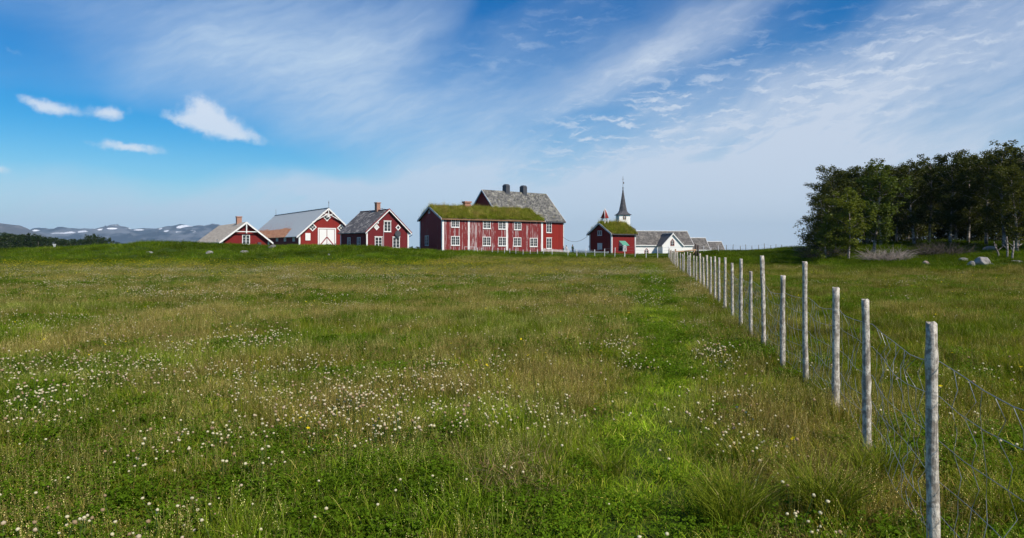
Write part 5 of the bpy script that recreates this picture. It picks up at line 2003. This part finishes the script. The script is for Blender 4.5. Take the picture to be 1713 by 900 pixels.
# white picket fences
def picket(label, pa, pb, Ya, Yb, ta, tb, hgt):
    a, b = at(pa, Ya, py=ta), at(pb, Yb, py=tb)
    a.z -= hgt
    b.z -= hgt
    r = thing('picket_fence', label, 'fence', a)
    d = (b - a)
    L = d.length
    n = int(L / 0.22)
    u = d.normalized()
    side = Vector((-u.y, u.x, 0)) * 0.012
    mb = MB()
    for k in range(n + 1):
        p = u * (L * k / n)
        w = u * 0.05
        base = [p - w - side, p + w - side, p + w + side, p - w + side]
        topz = Vector((0, 0, hgt - 0.06))
        mb.hull([q + Vector((0, 0, -0.2)) for q in base] + [q + topz for q in base] + [p + Vector((0, 0, hgt)) - side, p + Vector((0, 0, hgt)) + side],
                [(0, 3, 2, 1), (0, 1, 5, 4), (2, 3, 7, 6), (1, 2, 6, 5), (3, 0, 4, 7), (4, 5, 8), (7, 9, 6), (5, 6, 9, 8), (4, 8, 9, 7)])
    props(mb.build('pickets', M['white'], r), kind='stuff')
    for k in (0.25, 0.75):
        q = Vector((0, 0, hgt * k)) + Vector((-u.y, u.x, 0)) * 0.035
        MB().tube([q, d + q], 0.03, 4).build('rail', M['white'], r)
    return r
picket('white picket fence at the foot of the bright red house wall', 908.5, 953, 113, 114, 415.0, 418.6, 1.05)
picket('white picket fence running up to the dark gable of the bell house', 961.5, 1018, 112, 107.5, 418.0, 420.6, 0.95)

# overhead cable
ca, cb = at(941, 122, py=396), at(984, 113, py=394)
pts = []
for k in range(15):
    t_ = k / 14
    p = ca.lerp(cb, t_)
    p.z -= 0.95 * 4 * t_ * (1 - t_)
    pts.append(p)
props(MB().tube(pts, 0.022, 5).build('overhead_cable', M['iron']), 'thin dark cable sagging between the bright red house and the bell house', 'cable')

# box on a fence stake, dark round sign, red bench
p = at(1045, 91.2, py=420.5)
bx = MB().box(-0.24, 0.24, -0.16, 0.16, 0, 0.62)
bx.hull([(-0.30, -0.22, 0.622), (0.30, -0.22, 0.622), (0.30, 0.22, 0.622), (-0.30, 0.22, 0.622), (-0.05, -0.22, 0.82), (0.05, -0.22, 0.82), (0.05, 0.22, 0.82), (-0.05, 0.22, 0.82)],
        [(0, 3, 2, 1), (4, 5, 6, 7), (0, 1, 5, 4), (1, 2, 6, 5), (2, 3, 7, 6), (3, 0, 4, 7)])
b0 = thing('stake_box', 'pale wooden box on a stake in front of the bell house doorway', 'box', p)
bx.build('box_body', M['greywhite'], b0)
MB().box(-0.10, 0.10, -0.19, -0.162, 0.2, 0.42).build('dark_opening_panel', M['dark_wood'], b0)  # dark plate on the front stands in for a shaded hole
MB().tube([(0.02, 0.0, -1.1), (0.02, 0.0, -0.002)], 0.05, 6).build('stake', M['greywhite'], b0)
p = at(988, 113)
s_ = thing('round_sign', 'dark round disc on a short pole at the left gable of the bell house', 'sign', p)
zc = EYE - (412.5 - HOR) / F * 113 - p.z
MB().tube([(0, 0, -0.2), (0, 0, zc)], 0.04, 6).build('pole', M['iron'], s_)
MB().prism([(0.33 * math.cos(2 * math.pi * k / 18), zc + 0.33 * math.sin(2 * math.pi * k / 18)) for k in range(18)], 0.042, 0.08, gfr).build('disc', M['metal_dark'], s_)
p = at(1007.5, 110.3)
b_ = thing('bench', 'low red bench against the dark gable of the bell house', 'bench', p, R(-55))
zs = EYE - (417.3 - HOR) / F * 110.3 - p.z
MB().box(-0.7, 0.7, -0.2, 0.2, zs - 0.06, zs).build('seat', M['red_barn'], b_)
for sx in (-0.6, 0.6):
    MB().box(sx - 0.04, sx + 0.04, -0.18, 0.18, 0, zs - 0.062).build('leg', M['red_barn'], b_)


# ------------------------------------------------------------------ people beyond the picket fence
def flat(name, c, rough=0.85):
    m_, t, bs = material(name, rough)
    t.l.new(t.mix(t.noise(obj_coord(t), 14, 3), rgb(*c), rgb(*[v * 0.7 for v in c])), bs.inputs['Base Color'])
    return m_


M['skin'] = flat('skin', (0.45, 0.28, 0.2), 0.6)


def skinned(name, joints, edges, radii, mat, parent, root=0, sub=1):
    me = bpy.data.meshes.new(name)
    me.from_pydata(joints, edges, [])
    me.materials.append(mat)
    o = bpy.data.objects.new(name, me)
    COL.objects.link(o)
    o.parent = parent
    md = o.modifiers.new('skin', 'SKIN')
    md.use_smooth_shade = True
    if not me.skin_vertices:
        bpy.context.view_layer.objects.active = o
    lay = me.skin_vertices[0] if me.skin_vertices else None
    if lay is None:
        me.attributes.new('skin', 'FLOAT', 'POINT')
    for i, r in enumerate(radii):
        me.skin_vertices[0].data[i].radius = (r, r)
        me.skin_vertices[0].data[i].use_root = (i == root)
    sb = o.modifiers.new('sub', 'SUBSURF')
    sb.levels = sub
    sb.render_levels = sub
    return o


def person(label, loc, rz, h, jacket, trousers, hair, arms='down'):
    r = thing('person', label, 'person', loc, rz, None)
    k = h / 1.75
    J = [(0, 0, .95), (0, 0, 1.12), (0, 0, 1.36), (0, 0, 1.47), (0, -.01, 1.56), (0, -.01, 1.68),
         (-.10, 0, .90), (-.11, -.01, .50), (-.12, .02, .09), (-.13, -.12, .03),
         (.10, 0, .90), (.12, -.03, .50), (.13, 0, .09), (.14, -.14, .03),
         (-.17, 0, 1.40), (-.23, .02, 1.14), (-.20, -.14, .96), (-.19, -.20, .90),
         (.17, 0, 1.40), (.23, .02, 1.14), (.20, -.12, .95), (.19, -.18, .89)]
    J = [(a * k, b * k, c * k) for a, b, c in J]
    Ed = [(0, 1), (1, 2), (2, 3), (3, 4), (4, 5), (0, 6), (6, 7), (7, 8), (8, 9), (0, 10), (10, 11), (11, 12), (12, 13), (2, 14), (14, 15), (15, 16), (16, 17), (2, 18), (18, 19), (19, 20), (20, 21)]
    Rr_ = [.13, .12, .14, .055, .085, .095, .085, .055, .038, .03, .085, .055, .038, .03, .06, .042, .032, .035, .06, .042, .032, .035]
    skinned('body', J, Ed, [v * k for v in Rr_], M['skin'], r)
    ji = [0, 1, 2, 14, 15, 16, 18, 19, 20]
    je = [(0, 1), (1, 2), (2, 3), (3, 4), (4, 5), (2, 6), (6, 7), (7, 8)]
    skinned('jacket', [J[i] for i in ji], je, [v * k for v in (.17, .16, .175, .085, .062, .05, .085, .062, .05)], jacket, r)
    ti = [0, 6, 7, 8, 10, 11, 12]
    te = [(0, 1), (1, 2), (2, 3), (0, 4), (4, 5), (5, 6)]
    skinned('trousers', [J[i] for i in ti], te, [v * k for v in (.14, .10, .075, .06, .10, .075, .06)], trousers, r)
    hr = MB().ball((0, 0.02 * k, 1.665 * k), 0.112 * k, 2, (0.95, 1.0, 1.0))
    hr.build('hair', hair, r)
    return r


gj = flat('dark_green_cloth', (0.02, 0.06, 0.045))
dk = flat('dark_cloth', (0.02, 0.022, 0.03))
wj = flat('white_cloth', (0.75, 0.75, 0.78))
hb = flat('brown_hair', (0.10, 0.06, 0.04))
def stand(px, head, Y, lab, h, *a):
    x = (px - CX) / F * Y
    z = EYE - (head - HOR) / F * Y - h
    return person(lab, (x, Y, z), *a) if False else (x, Y, z)
for px, head, Y, lab, h, rz, jk, tr in (
        (958, 409.3, 117, 'person in a dark green jacket standing in the gap of the white picket fence', 1.78, 0.3, gj, dk),
        (947.3, 410.3, 118, 'person in white top beside the corner of the bright red house', 1.70, -0.6, wj, wj),
        (942.4, 411.6, 119.2, 'person in dark clothes half hidden beside the bright red house corner', 1.62, 1.2, dk, dk)):
    x = (px - CX) / F * Y
    gz = float(ground_z(x, Y))
    z = EYE - (head - HOR) / F * Y - h
    person(lab, (x, Y, gz), R(20) + rz, h + (z - gz), jk, tr, hb)

# ------------------------------------------------------------------ rocks
def rock(label, px, py, Y, w, h, d, seed, mat, rz=0.0):
    bm = bmesh.new()
    bmesh.ops.create_icosphere(bm, subdivisions=3, radius=1)
    g = random.Random(seed)
    from mathutils import noise as mn
    off = Vector((g.uniform(0, 99), g.uniform(0, 99), 0))
    planes = [Vector((g.gauss(0, 1), g.gauss(0, 1), g.gauss(0, 0.7))).normalized() for _ in range(9)]
    for v in bm.verts:
        p = v.co.copy()
        for pn in planes:
            dd_ = p.dot(pn) - 0.72
            if dd_ > 0:
                p -= pn * dd_ * 0.85
        p *= 1 + 0.16 * mn.noise(p * 2.2 + off) + 0.05 * mn.noise(p * 6 + off)
        v.co = Vector((p.x * w / 2, p.y * d / 2, p.z * h / 1.3))
    me = bpy.data.meshes.new('rock')
    bm.to_mesh(me)
    bm.free()
    o = link_mesh('rock', me, mat)
    x = (px - CX) / F * Y
    o.location = (x, Y, float(ground_z(x, Y)) + 0.05 * h)
    o.rotation_euler = (0, 0, rz)
    props(o, label, 'rock')
    return o


def Yground(px, py, Y0=40, Y1=110):
    """depth where the picture ray (px,py) meets the ground"""
    ys = np.linspace(Y0, Y1, 400)
    zs = EYE - (py - HOR) / F * ys
    gz = ground_z((px - CX) / F * ys, ys)
    k = np.nonzero(gz >= zs)[0]
    return float(ys[k[0]]) if len(k) else Y1


for i, (lab, px, py, w, h, mat) in enumerate((
        ('large pale boulder, tallest of the cluster in front of the wood', 1642, 443, 30, 17, 'stone'),
        ('rounded pale boulder left of the tallest one in front of the wood', 1624, 446, 17, 12, 'stone'),
        ('low flat stone behind the rounded boulder in front of the wood', 1612, 437, 17, 7, 'stone'),
        ('small stone right of the boulder cluster', 1660, 443.5, 6, 3.5, 'stone'),
        ('pinkish stone in the bank grass between brush pile and boulders', 1549, 442, 13, 8, 'stone_pink'),
        ('low pinkish rock outcrop under the trees at the right', 1656, 420, 30, 10, 'stone_pink'),
        ('flat slab of rock at the right edge under the trees', 1700, 438.5, 20, 4, 'stone'),
        ('big dark grey boulder between the leftmost house and the barn', 455, 415.5, 17, 8, 'stone_dark'),
        ('pale flat stone in the mound grass below the leftmost house', 409, 422.5, 20, 4.5, 'stone'),
        ('small pale stone left in the mound grass below the board roof', 351, 424, 13, 5, 'stone'),
        ('whitish stone lying alone on the left mound', 250, 423.5, 14, 4.5, 'stone'),
        ('small stone on the mound near the barn', 550, 427, 5, 3, 'stone'))):
    Y = Yground(px, py)
    rock(lab, px, py, Y, w / F * Y, h / F * Y, w * 0.8 / F * Y, 70 + i, M[mat], random.uniform(0, 3))
for i, (px, Y, w, h, lab) in enumerate((
        (532, 124, 0.9, 0.8, 'light rubble stone left of the barn doors'), (541, 124, 1.2, 0.7, 'flat rubble stone before the left barn door'),
        (550.5, 123, 0.8, 0.9, 'rubble stone before the middle of the barn doors'), (566, 124, 1.3, 0.7, 'long light stone right of the barn doors'), (571, 123.5, 0.9, 0.6, 'small rubble stone at the barn corner'))):
    rock(lab, px, 0, Y, w, h, w, 90 + i, M['stone'], i)
# dark cart-like implement before the barn door
p = at(555.5, 122)
im = thing('farm_implement', 'dark old farm implement with a wheel in front of the white barn door', 'farm implement', p, R(20))
MB().box(-0.7, 0.5, -0.2, 0.2, 0.5, 0.62).build('frame_beam', M['iron'], im)
MB().tube([(0.3, 0, 0.55), (0.75, 0, 1.25)], 0.05, 6).build('handle', M['iron'], im)
wh = MB()
n = 16
wh.tube([(-0.2 + 0.45 * math.cos(2 * math.pi * k / n), -0.26, 0.45 + 0.45 * math.sin(2 * math.pi * k / n)) for k in range(n + 1)], 0.04, 5, False)
for k in range(6):
    a = math.pi * k / 6
    wh.tube([(-0.2 - 0.45 * math.cos(a), -0.26, 0.45 - 0.45 * math.sin(a)), (-0.2 + 0.45 * math.cos(a), -0.26, 0.45 + 0.45 * math.sin(a))], 0.02, 4)
wh.build('wheel', M['iron'], im)

# white marker and low dark wall on the far left
p = at(91, 84)
w_ = thing('marker_post', 'small white marker post on the low hill at far left', 'marker', p)
zz_ = EYE - (412 - HOR) / F * 84 - p.z
MB().box(-0.10, 0.10, -0.08, 0.08, -0.2, max(zz_, 0.55)).build('post', M['white'], w_)
MB().box(-0.15, 0.15, -0.12, 0.12, max(zz_, 0.55) + 0.002, max(zz_, 0.55) + 0.07).build('cap', M['white'], w_)

# ------------------------------------------------------------------ trees
def make_tree(seed, h, cw, base_frac=0.2, leaf=0.13, nleaf=7500, mat='leaf', sparse=0.0, lean=0.0, shape='round', cl_r=0.42):
    g = np.random.default_rng(seed)
    r = random.Random(seed)
    root = bpy.data.objects.new('tree', None)
    root.empty_display_size = 0.3
    # trunk
    n = 9
    ax = r.uniform(-1, 1) * 0.05 * h + lean
    ay = r.uniform(-0.5, 0.5) * 0.05 * h
    tp = []
    ph = r.uniform(0, 6)
    for i in range(n):
        t_ = i / (n - 1)
        tp.append(Vector((ax * t_ ** 1.5 + 0.10 * math.sin(t_ * 5 + ph), ay * t_ ** 1.5 + 0.10 * math.cos(t_ * 4 + ph) - 0.1 * math.cos(ph), -0.3 + t_ * h * 0.93)))
    r0 = 0.014 * h + 0.02
    trunk = MB().tube(tp, [r0 * (1.25 if i == 0 else 1) * (1 - 0.88 * i / (n - 1)) for i in range(n)], 7)
    parts = [('trunk', trunk)]
    cents = []
    nb = 17
    limbs = MB()
    for i in range(nb):
        t_ = base_frac + (0.93 - base_frac) * (i + r.random() * 0.8) / nb
        k = t_ * (n - 1)
        j = min(int(k), n - 2)
        b = tp[j].lerp(tp[j + 1], k - j)
        tt = (t_ - base_frac) / (1 - base_frac)
        if shape == 'cone':
            reach = cw / 2 * (1.05 - tt)
        else:
            reach = cw / 2 * (0.55 + 1.9 * tt * (1 - tt)) * (0.75 + 0.4 * r.random())
            if tt > 0.85:
                reach *= 0.75
        a = i * 2.4 + r.uniform(-0.5, 0.5)
        up = r.uniform(0.25, 0.75) if shape != 'cone' else r.uniform(-0.15, 0.1)
        e_ = b + Vector((math.cos(a) * reach, math.sin(a) * reach, reach * up + 0.25))
        m1 = b.lerp(e_, 0.5) + Vector((0, 0, reach * 0.10))
        rb = r0 * 0.36 * (1 - 0.6 * tt)
        limbs.tube([b, m1, e_], [rb, rb * 0.6, rb * 0.25], 5, False)
        for f_ in (0.40, 0.7, 1.0):
            for q in range(2):
                cents.append((b.lerp(e_, f_) + Vector((r.gauss(0, 0.3), r.gauss(0, 0.3), r.gauss(0.05, 0.25))) * (cw / 4), (0.65 + 0.5 * r.random()) * (1.15 - 0.3 * f_)))
                if f_ > 0.5:
                    tw_ = cents[-1][0]
                    limbs.tube([b.lerp(e_, f_ * 0.8), tw_], [rb * 0.3, rb * 0.12], 3, False)
    for q in range(5):
        cents.append((tp[-1] + Vector((r.gauss(0, 0.35), r.gauss(0, 0.35), r.uniform(-0.4, 0.55))), 0.6))
    parts.append(('branches', limbs))
    keep = [c for c in cents if r.random() > sparse]
    C0 = np.array([c[0][:] for c in keep])
    S0 = np.array([c[1] for c in keep])
    w = S0 ** 2
    ci = g.choice(len(C0), nleaf, p=w / w.sum())
    off = g.normal(0, 1, (nleaf, 3))
    off /= np.linalg.norm(off, axis=1)[:, None]
    off *= (g.uniform(0, 1, nleaf) ** 0.55)[:, None] * np.array([1.15, 1.15, 0.8])
    P = C0[ci] + off * (S0[ci] * cl_r * cw / 3.2)[:, None]
    # sub-clumping
    P += g.normal(0, 0.05, P.shape)
    nrm = off + g.normal(0, 0.8, (nleaf, 3)) + np.array([0, 0, 0.4])
    nrm /= np.linalg.norm(nrm, axis=1)[:, None]
    ref = np.where(np.abs(nrm[:, 2:3]) < 0.9, np.array([[0, 0, 1.0]]), np.array([[1.0, 0, 0]]))
    u = np.cross(nrm, ref)
    u /= np.linalg.norm(u, axis=1)[:, None]
    v = np.cross(nrm, u)
    ls = (leaf * g.uniform(0.6, 1.3, nleaf))[:, None]
    V = np.stack([P - u * ls * 0.5, P - v * ls * 0.36, P + u * ls * 0.5, P + v * ls * 0.36], 1).reshape(-1, 3)
    q = (np.arange(nleaf) * 4)[:, None] + np.array([0, 1, 2, 3])
    crown = np_mesh('crown', V, [q])
    crown.materials.append(M[mat])
    objs = []
    for nm, mb in parts:
        bmesh.ops.recalc_face_normals(mb.bm, faces=mb.bm.faces)
        me = bpy.data.meshes.new(nm)
        mb.bm.to_mesh(me)
        mb.bm.free()
        me.materials.append(M['bark'])
        objs.append((nm, me))
    objs.append(('crown', crown))
    return objs, h


def plant_tree(var, loc, h, rz, label, cat='tree', group=None, wide=1.0, name='birch_tree'):
    objs, h0 = var
    s_ = h / h0
    rt = thing(name, label, cat, loc, rz, group)
    rt.scale = (s_ * wide, s_ * wide, s_)
    for nm, me in objs:
        o = bpy.data.objects.new(nm, me)
        COL.objects.link(o)
        o.parent = rt
    return rt


TV = [make_tree(900 + i, 9.5, w_, bf, 0.15, nl, 'leaf', sp_, ln) for i, (w_, bf, nl, sp_, ln) in enumerate((
    (4.4, 0.20, 11000, 0.0, 0.3), (3.9, 0.24, 10500, 0.05, -0.3), (4.8, 0.22, 12000, 0.05, 0.0), (3.5, 0.30, 6500, 0.25, 0.4), (4.2, 0.16, 12000, 0.0, -0.5)))]
TL = [make_tree(950 + i, 7.5, 3.6, 0.18, 0.16, 8500, 'leaf_light', 0.0, 0.2 * i) for i in range(2)]
TS = [make_tree(970, 10.0, 3.2, 0.45, 0.15, 2600, 'leaf', 0.25, 0.3, cl_r=0.34)]
TC = [make_tree(980, 4.5, 2.0, 0.06, 0.11, 4200, 'leaf_light', 0.0, 0.0, 'cone')]
GRV = 'trees of the grove on the right'
# (px of trunk, depth, top in picture y, variant, label)
trees = [
    (1420, 59.5, 305, ('L', 0), 'bushy light green birch with white trunk at the left front of the grove'),
    (1464, 63, 262, ('L', 1), 'light green birch with straight white trunk just above the pale brush pile'),
    (1383, 60.5, 345, ('C', 0), 'small yellowish conical tree at the left end of the grove'),
    (1372, 68, 318, ('V', 4), 'low dark tree forming the left edge of the grove'),
    (1388, 72, 266, ('V', 0), 'dark tree rising at the left shoulder of the grove'),
    (1425, 74, 272, ('V', 1), 'dark tree behind the bushy light green birch'),
    (1472, 72, 250, ('S', 0), 'thin sparse treetop standing out above the left half of the grove'),
    (1500, 73, 268, ('V', 2), 'dark tree right of the thin sparse treetop'),
    (1528, 70, 254, ('V', 0), 'dark tree with crown reaching up in the middle of the grove'),
    (1556, 72, 248, ('V', 3), 'open crowned dark tree in the middle of the grove'),
    (1590, 68, 243, ('V', 4), 'broad dark tree in the right half of the grove'),
    (1618, 70, 244, ('V', 1), 'dark tree between the broad one and the tall sparse one'),
    (1650, 66, 240, ('V', 2), 'dense dark tree near the right edge of the grove'),
    (1678, 63, 219, ('V', 3), 'tallest tree of the grove, open crowned with a white upper trunk'),
    (1704, 62, 226, ('S', 0), 'sparse high crown at the right edge of the picture'),
    (1700, 57, 262, ('V', 0), 'dark tree at the right edge over the small white trunks'),
    (1738, 60, 232, ('V', 2), 'dark tree cut by the right edge of the picture'),
]
for i, (px, Y, ty, (kd, vi), lab) in enumerate(trees):
    x = (px - CX) / F * Y
    gz = float(ground_z(x, Y))
    h = EYE - (ty - HOR) / F * Y - gz
    var = {'V': TV, 'L': TL, 'S': TS, 'C': TC}[kd][vi]
    wd = {'V': 1.0, 'L': 1.05, 'S': 1.0, 'C': 1.1}[kd]
    if kd == 'V' and h < 7:
        wd = 1.1
    plant_tree(var, (x, Y, gz - 0.05), h * 0.97, random.uniform(0, 6.28), lab, 'tree', GRV, wd)
# deep rows behind, all alike
for i in range(26):
    px = 1398 + i * 14.5 + random.uniform(-5, 5)
    Y = random.choice((78, 82, 87)) + random.uniform(-2, 2)
    x = (px - CX) / F * Y
    gz = float(ground_z(x, Y))
    top = np.interp(px, [1370, 1400, 1500, 1640, 1720], [300, 275, 268, 254, 240]) + random.uniform(0, 12)
    h = EYE - (top - HOR) / F * Y - gz
    plant_tree(TV[i % 5], (x, Y, gz - 0.05), h * 0.97, random.uniform(0, 6.28), 'dark leafy tree standing deep in the grove behind the front row', 'tree', 'deep rows of the grove', 1.0)
for i, (px, Y, h) in enumerate(((1790, 56, 10.5), (1850, 60, 11), (1900, 55, 10), (1830, 68, 11.5), (1960, 62, 10.5))):
    x = (px - CX) / F * Y
    plant_tree(TV[i % 5], (x, Y, float(ground_z(x, Y)) - 0.05), h, i * 1.3, 'dark tree of the grove beyond the right edge of the picture', 'tree', 'grove beyond the edge')
# small bent white stems at the right
for i, (px, py, h, rz) in enumerate(((1671, 431, 1.2, 0.2), (1685, 432, 1.6, 1.3), (1693, 434, 1.35, 2.6))):
    Y = Yground(px, py)
    x = (px - CX) / F * Y
    gz = float(ground_z(x, Y))
    mb = MB()
    lx = (-0.3, 0.05, 0.2)[i]
    mb.tube([(0, 0, -0.2), (lx * 0.2, 0, h * 0.3), (lx * 0.9, 0.05, h * 0.7), (lx, 0.1, h)], [0.075, 0.065, 0.05, 0.03], 7)
    for k in range(3):
        mb.tube([(lx * 0.5, 0.02, h * (0.4 + 0.15 * k)), (lx * 0.5 + random.uniform(-0.6, 0.6), random.uniform(-0.3, 0.3), h * (0.7 + 0.15 * k))], [0.035, 0.012], 5)
    o = mb.build('young_birch', M['bark'])
    o.location = (x, Y, gz)
    props(o, ('short white birch stem leaning left, leftmost of three under the right trees', 'upright white birch stem, middle of three under the right trees', 'thick pale birch stem, rightmost of three under the right trees')[i], 'birch', 'bare birches under the right trees')


# brush piles
def brush(label, px, py, wpx, hpx, mat, seed, n=260):
    Y = Yground(px, py)
    x = (px - CX) / F * Y
    w, h = wpx / F * Y, hpx / F * Y
    g = random.Random(seed)
    mb = MB()
    for i in range(n):
        a = g.uniform(0, 6.28)
        rr = g.uniform(0, 1) ** 0.6
        bx_, by_ = math.cos(a) * rr * w * 0.42, math.sin(a) * rr * 1.4
        hh_ = h * (1 - 0.55 * (abs(bx_) / (w / 2)) ** 2) * g.uniform(0.25, 1.15)
        dx_ = g.gauss(0, 0.55) + bx_ / w
        L = g.uniform(0.5, 1.3)
        p0 = Vector((bx_, by_, g.uniform(-0.05, hh_ * 0.4)))
        p1 = p0 + Vector((dx_ * L * 0.6, g.gauss(0, 0.3), hh_ * 0.5))
        p2 = p1 + Vector((dx_ * L * 0.5, g.gauss(0, 0.3), hh_ * g.uniform(-0.1, 0.5)))
        r_ = g.uniform(0.010, 0.026)
        mb.tube([p0, p1, p2], [r_, r_ * 0.7, r_ * 0.3], 3, False)
    o = mb.build('brush_pile', mat)
    o.location = (x, Y, float(ground_z(x, Y)))
    return props(o, label, 'brush pile')


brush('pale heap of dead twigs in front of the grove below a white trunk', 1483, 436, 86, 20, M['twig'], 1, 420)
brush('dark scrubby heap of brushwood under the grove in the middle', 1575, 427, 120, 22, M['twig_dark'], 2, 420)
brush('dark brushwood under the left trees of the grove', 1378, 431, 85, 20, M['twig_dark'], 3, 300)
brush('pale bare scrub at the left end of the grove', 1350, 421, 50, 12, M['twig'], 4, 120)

# ------------------------------------------------------------------ far trees on the left
FT = [make_tree(700 + i, 8.0, 5.0, 0.08, 0.34, 2600, 'leaf_far', 0.0, 0.0, cl_r=0.45) for i in range(3)]
tops_ = [(-60, 388), (-10, 392), (12, 391), (28, 393), (45, 392), (64, 393), (78, 400), (95, 399), (110, 401), (125, 402), (140, 401), (150, 394), (158, 393), (166, 397), (172, 397), (181, 399), (195, 405)]
FAR = 'far dark trees beyond the left mound'
flab = {64: 'round dark tree standing higher than its neighbours in the far left wood', 150: 'tall dark far tree just left of the tallest one in the far left wood', 158: 'tallest far tree near the right end of the left wood',
        172: 'narrow dark far tree just right of the tallest one', 181: 'round far tree, last but one at the right end of the left wood', 195: 'lowest far tree ending the left wood against the mountains'}
for i, (px, ty) in enumerate(tops_):
    Y = 205 + random.uniform(-10, 25)
    x = (px - CX) / F * Y
    gz = float(ground_z(x, Y))
    h = EYE - (ty - HOR) / F * Y - gz
    plant_tree(FT[i % 3], (x, Y, gz), max(h * 1.05, 2.5), i * 1.9, flab.get(px, 'dark rounded far tree in the low wood beyond the left mound'), 'tree', FAR if px not in flab else None, 1.0 if px not in (158, 172) else 0.7, 'far_tree')
for i in range(26):
    px = -120 + i * 11.5
    Y = random.uniform(225, 260)
    x = (px - CX) / F * Y
    gz = float(ground_z(x, Y))
    top = np.interp(px, [-120, 0, 60, 100, 150, 190], [386, 391, 394, 400, 400, 406])
    plant_tree(FT[i % 3], (x, Y, gz), max(EYE - (top - HOR) / F * Y - gz, 2), i * 1.1, 'dark rounded far tree in the low wood beyond the left mound', 'tree', FAR, 1.3, 'far_tree')
for i, (px, ty) in enumerate(((683, 413.5), (688, 412), (692, 414), (698, 412.5), (702, 413))):
    Y = 240
    x = (px - CX) / F * Y
    gz = float(ground_z(x, Y))
    plant_tree(FT[i % 3], (x, Y, gz), max(EYE - (ty - HOR) / F * Y - gz, 1.5), i * 1.1, 'tiny far bush seen in the gap left of the long farmhouse', 'bush', 'bushes in the gap beside the farmhouse', 0.8, 'far_bush')

# ------------------------------------------------------------------ undergrowth of the grove
TB = [make_tree(990 + i, 4.2, 4.4, 0.02, 0.15, 5200, 'leaf', 0.0, 0.0, cl_r=0.5) for i in range(2)]
for i in range(24):
    px = 1400 + i * 15 + random.uniform(-4, 4)
    Y = random.uniform(76, 92)
    x = (px - CX) / F * Y
    plant_tree(TB[i % 2], (x, Y, float(ground_z(x, Y)) - 0.2), random.uniform(4.0, 5.6), i * 1.7, 'dark leafy shrub filling the shade between the trunks of the grove', 'shrub', 'undergrowth shrubs of the grove', 1.0, 'shrub')
for i, (px, Y, h, lab) in enumerate(((1366, 69, 3.8, 'dark shrub at the outer left foot of the grove'), (1376, 66, 3.0, 'low dark shrub beside the small conical tree'), (1400, 66, 4.0, 'dark shrub behind the trunk of the bushy light green birch'))):
    x = (px - CX) / F * Y
    plant_tree(TB[i % 2], (x, Y, float(ground_z(x, Y)) - 0.2), h, i * 1.7 + 1, lab, 'shrub', None, 1.0, 'shrub')

# ------------------------------------------------------------------ the air
hz = MB().box(-12500, 12500, -12500, 12500, -17, 460)
m_ = bpy.data.materials.new('hazy_air')
m_.use_nodes = True
t = NT(m_.node_tree)
t.n.clear()
vol = t.node('ShaderNodeVolumePrincipled')
vol.inputs['Color'].default_value = rgb(0.60, 0.82, 1.0)
vol.inputs['Density'].default_value = 0.00006
vol.inputs['Anisotropy'].default_value = 0.0
t.l.new(vol.outputs[0], t.node('ShaderNodeOutputMaterial').inputs['Volume'])
o = hz.build('haze', m_)
props(o, kind='stuff', label='thin bluish summer haze over land and sea', cat='haze')
